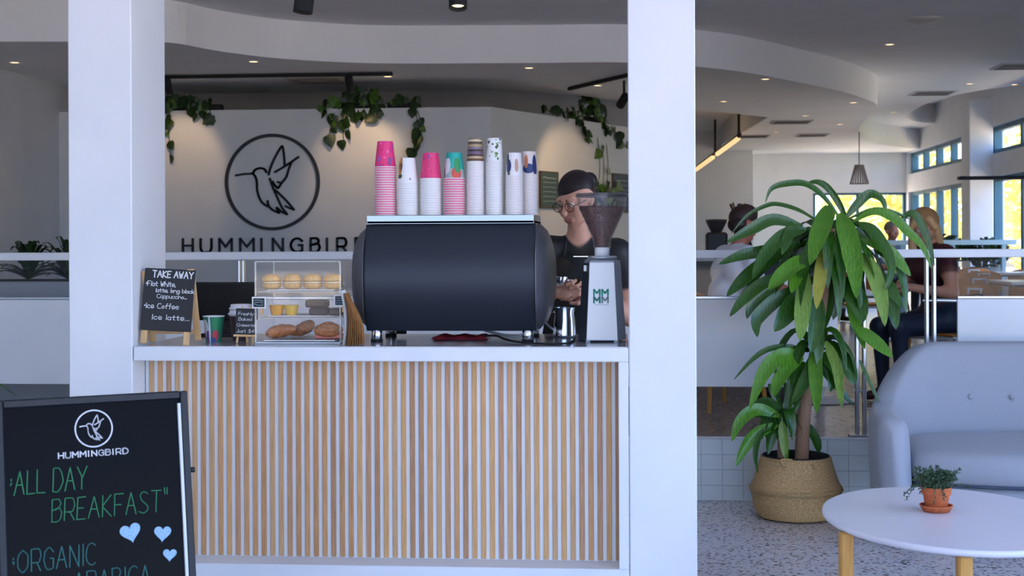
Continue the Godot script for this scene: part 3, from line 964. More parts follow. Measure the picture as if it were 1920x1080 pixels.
func grinder() -> void:
	var t := thing("coffee_grinder", "white coffee grinder with a clear hopper of beans beside the right column", "grinder", Vector3(-0.108, TOP, -5.66))
	var grey := mat("a4abb5", 0.35, 0.5)
	# octagonal body, tapering upwards
	var ring := func(y: float, fx: float, sx: float, z0: float, z1: float, c: float) -> Array:
		return [Vector3(-fx, y, z1), Vector3(fx, y, z1), Vector3(sx, y, z1 - c), Vector3(sx, y, z0 + c), Vector3(fx, y, z0), Vector3(-fx, y, z0), Vector3(-sx, y, z0 + c), Vector3(-sx, y, z1 - c)]
	var lofted := func(rings: Array) -> MB:
		var m := MB.new()
		for i in rings.size() - 1:
			for k in 8:
				var k2 := (k + 1) % 8
				m.flat([rings[i][k], rings[i][k2], rings[i + 1][k2], rings[i + 1][k]], Vector3(0, rings[i][k].y, -0.02))
		m.flat(rings[-1], Vector3(0, -1, 0))
		m.flat(rings[0], Vector3(0, 1, 0))
		return m
	part(lofted.call([ring.call(0.008, 0.061, 0.093, -0.14, 0.08, 0.06), ring.call(0.3, 0.048, 0.073, -0.11, 0.07, 0.045), ring.call(0.318, 0.046, 0.07, -0.105, 0.066, 0.045), ring.call(0.326, 0.036, 0.055, -0.09, 0.05, 0.035)]), "body", grey, t)
	var m := MB.new()
	m.flat([Vector3(-0.06, 0.012, 0.0815), Vector3(0.06, 0.012, 0.0815), Vector3(0.0475, 0.312, 0.0705), Vector3(-0.0475, 0.312, 0.0705)], Vector3(0, 0.1, 0))
	m.flat([Vector3(-0.06, 0.012, 0.079), Vector3(0.06, 0.012, 0.079), Vector3(0.06, 0.012, 0.0815), Vector3(-0.06, 0.012, 0.0815)], Vector3(0, 0.1, 0))
	part(m, "front_plate", mat("f6f9fc", 0.3), t)
	m = MB.new()
	m.flat([Vector3(-0.0635, 0.01, 0.0795), Vector3(-0.0955, 0.01, 0.021), Vector3(-0.0755, 0.31, 0.026), Vector3(-0.05, 0.31, 0.0705)], Vector3(0, 0.1, 0))
	part(m, "side_plate", mat("3a4048", 0.4, 0.3), t)
	part(bx(Vector3(-0.066, 0.29, 0.052), Vector3(0.012, 0.024, 0.008), 0.002, Transform3D(Basis(), Vector3.ZERO)), "switch", mat("e2e5e8", 0.4), t)
	for x in [-0.055, 0.055]: part(lathed([Vector2(0, 0), Vector2(0.01, 0), Vector2(0.01, 0.01), Vector2(0, 0.01)], 12, Transform3D(Basis(), Vector3(x, 0, 0.06))), "foot", mat("dfe3e6", 0.4), t)
	for x in [-0.055, 0.055]: part(lathed([Vector2(0, 0), Vector2(0.01, 0), Vector2(0.01, 0.01), Vector2(0, 0.01)], 12, Transform3D(Basis(), Vector3(x, 0, -0.1))), "foot", mat("dfe3e6", 0.4), t)
	# collar, neck, hopper
	part(lathed([Vector2(0, 0.326), Vector2(0.058, 0.326), Vector2(0.06, 0.334), Vector2(0.055, 0.338), Vector2(0, 0.338)], 32), "collar", mat("c8ccd2", 0.3, 0.6), t)
	part(bx(Vector3(-0.085, 0.336, 0.0), Vector3(0.06, 0.005, 0.012), 0.001), "lever", M.chrome, t)
	part(lathed([Vector2(0, 0.336), Vector2(0.03, 0.336), Vector2(0.03, 0.372), Vector2(0, 0.372)], 24), "neck", mat("f0f2f4", 0.3), t)
	part(lathed([Vector2(0.026, 0.366), Vector2(0.035, 0.372), Vector2(0.036, 0.4), Vector2(0.0985, 0.54), Vector2(0.1, 0.585), Vector2(0.097, 0.585), Vector2(0.0955, 0.541), Vector2(0.033, 0.401), Vector2(0.032, 0.375), Vector2(0.026, 0.372)], 40), "hopper", glass("e8ecf0", 0.02, 0.03), t)
	part(lathed([Vector2(0, 0.588), Vector2(0.1, 0.586), Vector2(0.1035, 0.582), Vector2(0.1045, 0.571), Vector2(0.1015, 0.571), Vector2(0.1015, 0.58), Vector2(0, 0.583)], 40), "lid", glass("4a4d52", 0.45, 0.1), t)
	var beans := MB.new()
	var g := RandomNumberGenerator.new()
	g.seed = 3
	var bean := bean_ring()
	beans.tint = Color(0.15, 0.058, 0.042)
	beans.lathe([Vector2(0, 0.373), Vector2(0.028, 0.376), Vector2(0.029, 0.401), Vector2(0.085, 0.527), Vector2(0, 0.532)], 24)
	for i in 1100:
		var f := pow(g.randf(), 0.6)
		var top := i > 880
		var y := lerpf(0.385, 0.531, f)
		var R := 0.029 if y < 0.401 else lerpf(0.0285, 0.0885, (y - 0.401) / 0.13)
		if top:
			R = 0.086 * sqrt(g.randf())
			y = 0.533
		var a := g.randf() * TAU
		var b := Basis.from_euler(Vector3(g.randf() * TAU, g.randf() * TAU, g.randf() * TAU))
		var sh := g.randf_range(0.6, 1.25)
		beans.tint = Color(0.16 * sh, 0.062 * sh, 0.045 * sh)
		beans.grid(bean_rows(bean, Transform3D(b, Vector3(R * cos(a), y, R * sin(a)))))
	var bo := part(beans, "coffee_beans", mat("ffffff", 0.35, 0.0, {"vertex_color_use_as_albedo": true}), t, true)
	bo.set_meta("kind", "stuff")
	bo.set_meta("label", "roasted brown coffee beans filling the hopper")
	# printed mark on the front plate: MM over MM
	var tilt := Transform3D(Basis(Vector3.RIGHT, -0.0366), Vector3(0, 0.0, 0.0822))
	var green := mat("1d9c84", 0.5)
	var greys := mat("8a9a9c", 0.5)
	var dk := mat("1a8276", 0.5)
	var cols := [[green, -0.031, 0.184], [green, 0.001, 0.184], [dk, -0.031, 0.155], [greys, 0.001, 0.155]]
	for c in cols:
		var mk := MB.new()
		letters(mk, "M", Vector2(c[1], c[2]), 0.0225, 0.0074, 0.0006, tilt)
		part(mk, "printed_letter", c[0], t)
	part(bx(Vector3(0, 0.147, 0.0768), Vector3(0.056, 0.0015, 0.001)), "printed_line", greys, t)

func bean_ring() -> Array:
	var rows := []
	for i in 5:
		var a := PI * i / 4
		var row := []
		for k in 6: row.append(Vector3(0.0036 * sin(a) * cos(TAU * k / 6), 0.0027 * sin(a) * sin(TAU * k / 6), 0.0052 * cos(a)))
		row.append(row[0])
		rows.append(row)
	return rows

func bean_rows(rows: Array, xf: Transform3D) -> Array:
	var out := []
	for r in rows:
		var q := []
		for p in r: q.append(xf * p)
		out.append(q)
	return out

func bench_things() -> void:
	# steel milk jug
	var j := thing("milk_jug", "polished steel milk jug between the coffee machine and the grinder", "jug", Vector3(-0.268, TOP, -5.88))
	part(lathed([Vector2(0, 0.001), Vector2(0.046, 0.001), Vector2(0.048, 0.01), Vector2(0.044, 0.07), Vector2(0.039, 0.1), Vector2(0.043, 0.123), Vector2(0.0415, 0.123), Vector2(0.0375, 0.1), Vector2(0.0425, 0.07), Vector2(0.0455, 0.01), Vector2(0, 0.006)], 36), "body", M.chrome, j)
	part(tubed(smooth([Vector3(-0.04, 0.105, -0.01), Vector3(-0.075, 0.1, -0.02), Vector3(-0.08, 0.06, -0.02), Vector3(-0.046, 0.03, -0.01)], 5), 0.005), "handle", M.chrome, j)
	# point of sale screen
	var s := thing("pos_screen", "black point of sale screen seen from behind beside the take away board", "screen", Vector3(-1.715, TOP, -5.96))
	part(bx(Vector3(0, 0.15, 0), Vector3(0.275, 0.165, 0.02), 0.006, Transform3D(Basis(Vector3.RIGHT, 0.16), Vector3.ZERO)), "housing", M.black, s)
	part(bx(Vector3(0, 0.045, -0.02), Vector3(0.06, 0.09, 0.03), 0.005), "stand", M.black, s)
	part(bx(Vector3(0, 0.006, -0.02), Vector3(0.2, 0.012, 0.16), 0.004), "base", M.black, s)
	# loose cups and lids left of the small board
	var big := cup_mesh(0.104, 0.0425, 0.031, true)
	var pr := printed(picture(256, 96, "2a7a62", [[0.62, 0.45, 0.075, 0.36, "d9d8dc"], [0.68, 0.75, 0.05, 0.2, "8a5a80"], [0.42, 0.75, 0.06, 0.22, "c23a4a"], [0.4, 0.25, 0.08, 0.3, "2a8a5a"], [0.56, 0.8, 0.05, 0.25, "7a4a90"], [0.45, 0.95, 0.05, 0.15, "3a4a8a"], [0.525, 0.5, 0.018, 0.6, "d8e6ec"]]))
	cup(big, pr, mat("f2f2f2", 0.5), Vector3(-1.662, TOP, -5.585), "upright green paper cup printed with a white bird beside the take away board")
	cup(big, mat("3a2c2c", 0.5), mat("f2f2f2", 0.5), Vector3(-1.575, TOP, -5.66), "dark brown paper cup behind the small bakery board")
	var lid := lathed([Vector2(0, 0.0), Vector2(0.047, 0.0), Vector2(0.049, 0.004), Vector2(0.047, 0.008), Vector2(0.043, 0.009), Vector2(0.042, 0.02), Vector2(0.039, 0.021), Vector2(0.037, 0.016), Vector2(0, 0.016)], 32).mesh()
	for i in 2:
		var o := put(lid, "cup_lid", mat("e6e4ea", 0.4), self, Vector3(-1.575 + 0.004 * i, TOP + 0.104 + 0.022 * i, -5.66))
		tag(o, ["white plastic lid closed on the dark brown cup", "white plastic lid lying on top of the lidded brown cup"][i], "lid")
	# folded cloth, hose, cable under and round the machine
	var c := MB.new()
	var rows := []
	for i in 9:
		var row := []
		for k in 13: row.append(Vector3(-0.8 + 0.22 * k / 12.0 + 0.01 * sin(i), TOP + 0.004 + 0.014 * absf(sin(k * 0.7 + i * 0.5)) * (1.0 if i > 0 and i < 8 and k > 0 and k < 12 else 0.0), -5.68 - 0.2 * i / 8.0))
		rows.append(row)
	c.grid(rows)
	single(c, "cleaning_cloth", mat("c3283c", 0.9), "crumpled red cloth lying under the coffee machine", "cloth")
	single(tubed(smooth([Vector3(-0.62, TOP + 0.012, -5.72), Vector3(-0.54, TOP + 0.018, -5.70), Vector3(-0.5, TOP + 0.012, -5.62), Vector3(-0.44, TOP + 0.006, -5.52), Vector3(-0.36, TOP + 0.005, -5.45), Vector3(-0.27, TOP + 0.005, -5.43), Vector3(-0.23, TOP + 0.005, -5.5), Vector3(-0.22, TOP + 0.005, -5.7)], 6), 0.0045), "power_cable", M.matt_black, "black cable looping out from under the coffee machine", "cable")
	single(tubed(smooth([Vector3(-0.6, TOP + 0.03, -5.86), Vector3(-0.52, TOP + 0.015, -5.8), Vector3(-0.45, TOP + 0.012, -5.76), Vector3(-0.4, TOP + 0.035, -5.84)], 6), 0.006), "water_hose", mat("cfd3d4", 0.5), "pale grey hose under the right end of the coffee machine", "hose")
	# paper bags leaning between the cabinet and the machine
	var b := thing("paper_bag", "white paper bag leaning on the pastry cabinet's right side", "bag", Vector3(-1.098, TOP, -5.435))
	var sheet := func(pts: Array, dz: float) -> MB:
		var m := MB.new()
		var rr := []
		for i in 11:
			var f := i / 10.0
			var a: Vector3 = pts[0].lerp(pts[1], f) + Vector3(0.012 * sin(f * PI), 0, 0)
			var e: Vector3 = pts[3].lerp(pts[2], f) + Vector3(0.012 * sin(f * PI), 0, 0)
			rr.append([a, a.lerp(e, 0.5) + Vector3(dz, 0, 0), e])
		m.grid(rr)
		var back := []
		for r in rr:
			var q := []
			for p in r: q.append(p + Vector3(0.003, 0, 0))
			back.append(q)
		m.grid(back, false, true)
		return m
	part(sheet.call([Vector3(-0.002, 0.001, 0.045), Vector3(-0.012, 0.21, 0.035), Vector3(-0.008, 0.215, -0.03), Vector3(0.002, 0.001, -0.045)], 0.008), "side", mat("e9e6e2", 0.8), b)
	var k := thing("kraft_bags", "fanned brown paper bags standing against the coffee machine", "bags", Vector3(-1.072, TOP, -5.44))
	var kraft := textured(noise(0.03, ["8a5a2c", "a06c38", "b07d48"], Vector3.ONE, true, 128, 41), Vector3(30, 6, 6), 0.8)
	for i in 7: part(sheet.call([Vector3(-0.012 + 0.0075 * i, 0.001, 0.05 - 0.008 * i), Vector3(-0.022 + 0.0045 * i, 0.2 - 0.01 * i, 0.04 - 0.008 * i), Vector3(-0.02 + 0.0045 * i, 0.2 - 0.01 * i, -0.03), Vector3(-0.01 + 0.0075 * i, 0.001, -0.045)], 0.006), "bag", kraft, k)

func cabinet() -> void:
	var X := -1.291
	var t := thing("pastry_cabinet", "clear acrylic pastry cabinet with two shelves on the counter", "display case", Vector3(X, TOP, -5.61))
	var a: Material = M.acrylic
	var W := 0.168
	var D := 0.145
	var H := 0.322
	part(bx(Vector3(0, 0.004, 0), Vector3(W * 2, 0.007, D * 2), 0.001), "base", mat("c9ced2", 0.25), t)
	part(bx(Vector3(0, H / 2, D), Vector3(W * 2, H - 0.004, 0.004), 0.0008), "front_pane", a, t)
	part(bx(Vector3(0, H / 2, -D), Vector3(W * 2, H - 0.004, 0.004), 0.0008), "back_pane", a, t)
	for s in [-1.0, 1.0]: part(bx(Vector3(s * W, H / 2, 0), Vector3(0.005, H - 0.004, D * 2 - 0.006), 0.0008), "side_pane", a, t)
	part(bx(Vector3(0, H, 0), Vector3(W * 2, 0.005, D * 2), 0.0008), "top_pane", a, t)
	var edge := mat("dfe6ea", 0.2)
	for s in [-1.0, 1.0]:
		part(bx(Vector3(s * W, H / 2, D), Vector3(0.007, H, 0.007), 0.002), "edge_strip", glass("f6fafc", 0.16, 0.1), t)
		part(bx(Vector3(s * W, H / 2, -D), Vector3(0.007, H, 0.007), 0.002), "edge_strip", glass("f6fafc", 0.16, 0.1), t)
	part(bx(Vector3(0, H, D), Vector3(W * 2, 0.006, 0.006), 0.002), "edge_strip", glass("f6fafc", 0.16, 0.1), t)
	for y in [0.1, 0.203]:
		part(bx(Vector3(0, y, 0.0), Vector3(W * 2 - 0.012, 0.005, D * 1.86), 0.001), "shelf", glass("e6edf0", 0.08, 0.1), t)
	part(bx(Vector3(0, 0.012, 0), Vector3(W * 2 - 0.05, 0.006, D * 1.7), 0.002), "tray", M.steel, t)
	for i in 2: part(bx(Vector3(0, [0.106, 0.209][i], -0.01), Vector3(W * 2 - 0.07, 0.004, D * 1.5), 0.001), "paper", mat("e8eaec", 0.7), t)
	# biscuits sandwiched with cream
	var bis := textured(noise(0.04, ["c9924a", "dcae68", "e6bd7c"], Vector3.ONE, true, 128, 42), Vector3.ONE * 14, 0.75)
	var cream := mat("f1d9b0", 0.6)
	var where := [[-1.414, 0.0, "leftmost"], [-1.331, 0.05, "second from left"], [-1.249, 3.3, "third from left"], [-1.168, 0.6, "rightmost"]]
	for b in where:
		var o := thing("cream_biscuit", "golden cream biscuit on the top shelf, %s" % b[2], "biscuit", Vector3(b[0], TOP + 0.212, -5.545), 0.4 * where.find(b), "cream biscuits on the top shelf")
		var tilt := Transform3D(Basis(Vector3(0, 0, 1), 0.0), Vector3.ZERO)
		part(lathed([Vector2(0, 0), Vector2(0.024, 0.001), Vector2(0.036, 0.009), Vector2(0.038, 0.018), Vector2(0.036, 0.022), Vector2(0, 0.022)], 24, tilt), "lower_half", bis, o)
		part(lathed([Vector2(0, 0.0215), Vector2(0.034, 0.0215), Vector2(0.036, 0.0265), Vector2(0.034, 0.031), Vector2(0, 0.031)], 24, tilt), "filling", cream, o)
		part(lathed([Vector2(0, 0.0305), Vector2(0.037, 0.0305), Vector2(0.0385, 0.036), Vector2(0.035, 0.048), Vector2(0.023, 0.0575), Vector2(0, 0.06)], 24, tilt), "upper_half", bis, o)
	# a dark tray behind, on the top shelf's underside: slices
	var yel := mat("e9a81c", 0.5)
	for b in [[-1.393, "left"], [-1.335, "right"]]:
		var o := thing("custard_tart", "yellow custard tart on the middle shelf, the %s one" % b[1], "tart", Vector3(b[0], TOP + 0.109, -5.54), 0.0, "yellow tarts on the middle shelf")
		var fl := MB.new()
		var rows := []
		for pr in [Vector2(0, 0), Vector2(0.02, 0.0), Vector2(0.029, 0.04), Vector2(0.0275, 0.04), Vector2(0.026, 0.036)]:
			var row := []
			for i in 33:
				var an := TAU * i / 32
				row.append(Vector3(cos(an), 0, sin(an)) * (pr.x * (1.0 + (0.06 if i % 2 else -0.04) * (1.0 if pr.x > 0.0 else 0.0))) + Vector3(0, pr.y, 0))
			rows.append(row)
		fl.grid(rows)
		part(fl, "case", mat("e6b83a" if b[1] == "right" else "e8a416", 0.6), o)
		part(lathed([Vector2(0.0262, 0.0355), Vector2(0.02, 0.039), Vector2(0, 0.041)], 20), "custard", mat("c98a1e", 0.4), o)
	var choc := textured(noise(0.05, ["1c1413", "2c201d", "3c2d28"], Vector3.ONE, true, 128, 43), Vector3.ONE * 16, 0.7)
	var brow := [[-1.222, 0.0, 0.075, 0.03, "lower left"], [-1.158, 0.0, 0.05, 0.028, "lower right"], [-1.232, 0.0305, 0.085, 0.03, "upper"]]
	for b in brow:
		var m := bx(Vector3(0, b[3] / 2, 0), Vector3(b[2], b[3], 0.07), 0.006)
		var o := single(m, "chocolate_brownie", choc, "dark chocolate brownie piece on the middle shelf, %s" % b[4], "brownie", "brownies on the middle shelf")
		o.position = Vector3(b[0], TOP + 0.109 + b[1], -5.55)
	# croissants
	var crust := textured(noise(0.03, ["8f4a1c", "b5692c", "cf8a45"], Vector3.ONE, true, 128, 44), Vector3.ONE * 10, 0.5)
	var cr := [[-1.372, 0.002, -5.545, 0.5, 0.3, "lying at the left"], [-1.302, 0.012, -5.6, -0.55, 0.75, "standing in the middle"]]
	for c in cr:
		var m := MB.new()
		var rows := []
		for i in 25:
			var f := i / 24.0
			var an := lerpf(-1.25, 1.25, f)
			var ctr := Vector3(sin(an) * 0.062, 0, -cos(an) * 0.05 + 0.03)
			var dirv := Vector3(cos(an), 0, sin(an))
			var nrm := dirv.cross(Vector3.UP)
			var r := 0.027 * pow(sin(PI * clampf(f * 0.94 + 0.03, 0, 1)), 0.7) * (1.0 + 0.12 * absf(sin(f * PI * 4.5)))
			var row := []
			for k in 13:
				var q := TAU * k / 12
				row.append(ctr + nrm * cos(q) * r + Vector3.UP * (sin(q) * r * 0.9 + 0.027))
			rows.append(row)
		m.grid(rows)
		var o := single(m, "croissant", crust, "golden brown croissant in the bottom tray, %s" % c[5], "croissant", "croissants in the bottom tray")
		o.position = Vector3(c[0], TOP + 0.016 + c[1], c[2])
		o.rotation = Vector3(0, c[3], c[4] * 0.5)
	var d := MB.new()
	for i in 3:
		var rows := []
		for a2 in 25:
			var an := TAU * a2 / 24
			var row := []
			for k in 9:
				var q := TAU * k / 8
				var R := 0.042 - i * 0.013 + cos(q) * 0.009
				row.append(Vector3(cos(an) * R * 1.15, 0.014 + i * 0.009 + sin(q) * 0.012, sin(an) * R))
			rows.append(row)
		d.grid(rows)
	d.ball(Vector3(0, 0.03, 0), Vector3(0.012, 0.012, 0.012))
	var sc := single(d, "pastry_scroll", crust, "round glazed pastry scroll in the bottom tray at right", "pastry")
	sc.position = Vector3(-1.19, TOP + 0.036, -5.56)
	sc.rotation = Vector3(0.35, 0.2, 0)
	var sl := single(bx(Vector3(0, 0.009, 0), Vector3(0.11, 0.018, 0.07), 0.005), "glazed_slice", mat("d77a6a", 0.5), "pink glazed slice under the pastry scroll", "slice")
	sl.position = Vector3(-1.185, TOP + 0.016, -5.56)
	# price tags
	for p in [[-1.442, 1.205, "left"], [-1.118, 1.213, "right"]]:
		var o := thing("price_tag", "small white framed chalk price tag on the %s edge of the pastry cabinet" % p[2], "price tag", Vector3(p[0], p[1], -5.455), 0.0, "")
		part(bx(Vector3.ZERO, Vector3(0.056, 0.046, 0.006), 0.001), "frame", mat("e9e7e2", 0.6), o)
		part(bx(Vector3(0, 0, 0.0033), Vector3(0.044, 0.034, 0.001)), "slate", M.chalkboard, o)
		part(bx(Vector3(0.01, -0.033, -0.002), Vector3(0.012, 0.028, 0.006), 0.001), "peg", M.pine, o)
		var sc2 := MB.new()
		for r in 3:
			var pts := []
			for i in 11: pts.append(Vector2(-0.018 + 0.0036 * i, 0.009 - r * 0.009 + rng.randf_range(-0.0025, 0.0025)))
			sc2.stroke(pts, 0.0016, 0.0005, Transform3D(Basis(), Vector3(0, 0, 0.0038)))
		part(sc2, "chalk_scribble", mat("a9cbdc", 0.9), o)

const BIRD := [
	[[-375, 70], [-295, 83], [-200, 88]],
	[[-200, 88], [-175, 125], [-125, 142], [-80, 130], [-60, 100]],
	[[-200, 88], [-170, 50], [-157, -10], [-157, -70], [-140, -140], [-105, -205], [-50, -245]],
	[[-48, -190], [-40, -235], [0, -280], [70, -312]], [[70, -312], [45, -260], [95, -300], [150, -325]],
	[[150, -325], [95, -250], [45, -140], [5, -50], [-25, 35]],
	[[30, -80], [95, -140], [155, -200], [220, -280]], [[220, -280], [180, -265], [135, -245]],
	[[-37, 75], [-15, 150], [35, 260], [95, 355], [110, 345], [123, 260], [127, 170]],
	[[27, 100], [115, 150], [195, 200], [270, 250]],
	[[200, 200], [170, 130], [145, 50], [95, -10], [60, -60], [25, -30], [5, 5]], [[95, -10], [55, 0]],
]

func bird(mb: MB, c: Vector2, r: float, w: float, d: float, xf: Transform3D) -> void:
	for pl in BIRD:
		var pts := []
		for p in pl: pts.append(c + Vector2(p[0], p[1]) / 480.0 * r)
		mb.stroke(smooth(pts, 3) if pts.size() > 3 else pts, w, d, xf)

func ring(mb: MB, c: Vector2, r: float, w: float, d: float, xf: Transform3D) -> void:
	var prof := [Vector2(r - w / 2, 0), Vector2(r - w / 2, d), Vector2(r + w / 2, d), Vector2(r + w / 2, 0)]
	for i in 3:
		var row0 := []
		var row1 := []
		for k in 65:
			var a := TAU * k / 64.0
			var u := Vector3(cos(a), sin(a), 0)
			row0.append(xf * (Vector3(c.x, c.y, prof[i].y) + u * prof[i].x))
			row1.append(xf * (Vector3(c.x, c.y, prof[i + 1].y) + u * prof[i + 1].x))
		mb.grid([row0, row1])

func wall_sign() -> void:
	var ink := mat("121c26", 0.5)
	var t := thing("wall_logo", "black hummingbird line logo in a ring over spaced capitals on the white wall", "logo", Vector3(-3.33, 2.012, -13.1))
	var m := MB.new()
	ring(m, Vector2.ZERO, 0.438, 0.03, 0.02, Transform3D())
	part(m, "ring", ink, t)
	m = MB.new()
	bird(m, Vector2.ZERO, 0.445, 0.02, 0.018, Transform3D())
	part(m, "bird", ink, t)
	var xs := [-4.188, -4.017, -3.837, -3.638, -3.436, -3.327, -3.155, -2.967, -2.812, -2.716, -2.543]
	var ws := [0.094, 0.103, 0.117, 0.128, 0.01, 0.096, 0.107, 0.085, 0.01, 0.085, 0.095]
	var word := "HUMMINGBIRD"
	for i in word.length():
		m = MB.new()
		for pl in glyph(word[i]):
			var q := []
			for p in pl: q.append(Vector2(xs[i] + 3.33 + p.x / (1.0 if word[i] in "M" else 0.9) * ws[i] * (0.0 if word[i] == "I" else 1.0), 1.358 - 2.012 + p.y * 0.125))
			m.stroke(q, 0.021, 0.018)
		part(m, "letter", ink, t)
	# menu boards on the turned wall
	var bend := Vector3(-1.272, 0, -13.1)
	var d := (Vector3(0.42, 0, -16.47) - bend).normalized()
	var ang := atan2(-d.z, d.x)
	for b in [[-0.80, 1.955, 0.36, 0.365, "dark green menu board on the wall behind the barista, left one", "2f4a46"], [-0.05, 1.965, 0.62, 0.42, "dark blue menu board on the wall right of the barista", "22384a"]]:
		var s: float = (b[0] - bend.x) / d.x
		var o := thing("menu_board", b[4], "menu board", bend + d * s + Vector3(0, b[1], 0) + Vector3(-d.z, 0, d.x) * 0.012, ang)
		part(bx(Vector3.ZERO, Vector3(b[2], b[3], 0.02), 0.002), "frame", mat("4a3a2c", 0.6), o)
		part(bx(Vector3(0, 0, 0.0105), Vector3(b[2] - 0.03, b[3] - 0.03, 0.002)), "board", mat(b[5], 0.6), o)
		m = MB.new()
		for r in 6:
			var pts := []
			for i in 14: pts.append(Vector2(-b[2] * 0.38 + b[2] * 0.055 * i, b[3] * 0.32 - r * b[3] * 0.125 + rng.randf_range(-0.006, 0.006)))
			m.stroke(pts, 0.007 if r == 0 else 0.004, 0.001, Transform3D(Basis(), Vector3(0, 0, 0.0115)))
		part(m, "chalk_lines", mat("a9b6bd", 0.9), o)

func heart(c: Vector2, r: float, turn: float) -> PackedVector2Array:
	var out := PackedVector2Array()
	for i in 28:
		var a := TAU * i / 28
		var p := Vector2(16 * pow(sin(a), 3), 13 * cos(a) - 5 * cos(2 * a) - 2 * cos(3 * a) - cos(4 * a)) / 16.0 * r
		out.append(c + p.rotated(turn))
	return out

func signs() -> void:
	# big pavement sign at front left
	var lean := deg_to_rad(9.0)
	var t := thing("pavement_sign", "black glossy pavement sign with logo and green chalk writing at front left", "sign", Vector3(-1.535 + 0.55 * 0.158, 0, -3.975 + 0.83 * 0.158), deg_to_rad(33.7))
	var L := 1.0 / cos(lean)
	var face := Transform3D(Basis(Vector3.RIGHT, -lean), Vector3.ZERO)
	var W := 0.272
	var navy := mat("0e1119", 0.45)
	part(bx(Vector3(0, L / 2 + 0.02, -0.012), Vector3(W * 2 - 0.03, L - 0.08, 0.008), 0.0, face), "panel", mat("0d090a", 0.14, 0.0, {"metallic_specular": 0.17}), t)
	for s in [-1.0, 1.0]: part(bx(Vector3(s * (W - 0.011), L / 2, -0.01), Vector3(0.022, L, 0.028), 0.003, face), "stile", navy, t)
	part(bx(Vector3(0, L - 0.011, -0.01), Vector3(W * 2 - 0.044, 0.022, 0.028), 0.003, face), "top_rail", navy, t)
	part(bx(Vector3(0, 0.08, -0.01), Vector3(W * 2 - 0.044, 0.022, 0.028), 0.003, face), "bottom_rail", navy, t)
	part(bx(Vector3(W - 0.026, L / 2, -0.003), Vector3(0.009, L - 0.07, 0.01), 0.001, face), "edge_strip", mat("dfe2ee", 0.35), t)  # pale colour stands in for the bright reflection along the inner frame edge
	part(bx(Vector3(0, L / 2, -0.02), Vector3(W * 2 - 0.02, L - 0.02, 0.01), 0.0, Transform3D(Basis(Vector3.RIGHT, lean), Vector3(0, 0, -0.36))), "rear_panel", navy, t)
	part(rod(face * Vector3(W, L * 0.77, -0.012), face * Vector3(W + 0.014, L * 0.77, -0.012), 0.008), "hinge_knob", navy, t)
	var on := face * Transform3D(Basis(), Vector3(0, L, -0.0078))
	var white := mat("dcdde4", 0.8)
	var m := MB.new()
	ring(m, Vector2(-0.002, -0.093), 0.052, 0.0042, 0.0008, on)
	bird(m, Vector2(-0.002, -0.093), 0.05, 0.0034, 0.0008, on)
	part(m, "logo", white, t)
	m = MB.new()
	var x := -0.103
	for ch in "HUMMINGBIRD":
		letters(m, ch, Vector2(x, -0.171), 0.0155, 0.0034, 0.0008, on)
		x += 0.0105 if ch == "I" else (0.0215 if ch == "M" else 0.0195)
	part(m, "name_lettering", white, t)
	var green := mat("348454", 0.9)
	m = MB.new()
	letters(m, "*ALL DAY", Vector2(-0.238, -0.262), 0.064, 0.0028, 0.0008, on, 0.1, 0.06, 0.015, 0.42)
	letters(m, "BREAKFAST\"", Vector2(-0.128, -0.345), 0.061, 0.0026, 0.0008, on, 0.14, 0.06, 0.015, 0.48)
	part(m, "chalk_writing", green, t)
	m = MB.new()
	letters(m, "*ORGANIC", Vector2(-0.238, -0.475), 0.06, 0.0028, 0.0008, on, 0.14, 0.04, 0.015, 0.47)
	letters(m, "ARABICA", Vector2(-0.075, -0.552), 0.06, 0.0028, 0.0008, on, 0.14, 0.04, 0.015, 0.47)
	part(m, "chalk_writing", mat("35706a", 0.9), t)
	var blue := textured(noise(0.06, ["6f9fd0", "9cc0e4", "bcd6f0"], Vector3.ONE, true, 128, 45), Vector3.ONE * 22, 0.9)
	for h in [[Vector2(0.09, -0.395), 0.03, 0.2], [Vector2(0.182, -0.407), 0.025, -0.1], [Vector2(0.2, -0.47), 0.02, -0.1]]:
		m = MB.new()
		m.prism(heart(h[0], h[1], h[2]), 0.0008, on)
		part(m, "chalk_heart", blue, t)
	# take away board on the counter
	t = thing("chalk_easel", "black chalkboard easel reading take away on the left end of the counter", "chalkboard", Vector3(-1.8, TOP + 0.0045, -5.39), 0.06)
	var lf := Transform3D(Basis(Vector3(0, 0, 1), -0.05) * Basis(Vector3.RIGHT, -0.14), Vector3.ZERO)
	part(bx(Vector3(0, 0.172, 0), Vector3(0.198, 0.243, 0.008), 0.001, lf), "board", M.chalkboard, t)
	for s in [-1.0, 1.0]:
		part(bx(Vector3(s * 0.083, 0.026, -0.006), Vector3(0.024, 0.055, 0.014), 0.002, lf), "front_leg", M.pine, t)
		part(bx(Vector3(s * 0.09 + 0.012, 0.145, 0), Vector3(0.026, 0.29, 0.012), 0.002, Transform3D(Basis(Vector3(0, 0, 1), 0.04) * Basis(Vector3.RIGHT, 0.22), Vector3(0.004, 0.003, -0.105))), "rear_leg", M.pine, t)
	part(bx(Vector3(0.012, 0.04, 0), Vector3(0.17, 0.016, 0.01), 0.002, Transform3D(Basis(Vector3.RIGHT, 0.22), Vector3(0, 0.003, -0.105))), "cross_bar", M.pine, t)
	m = MB.new()
	var bo := lf * Transform3D(Basis(), Vector3(0, 0.172, 0.0042))
	letters(m, "TAKE AWAY", Vector2(-0.066, 0.087), 0.025, 0.0042, 0.0006, bo, 0.17, 0.0, 0.03, 0.62)
	letters(m, "*Flat White,", Vector2(-0.09, 0.052), 0.0185, 0.0026, 0.0006, bo, 0.16, 0.05, 0.03, 0.75)
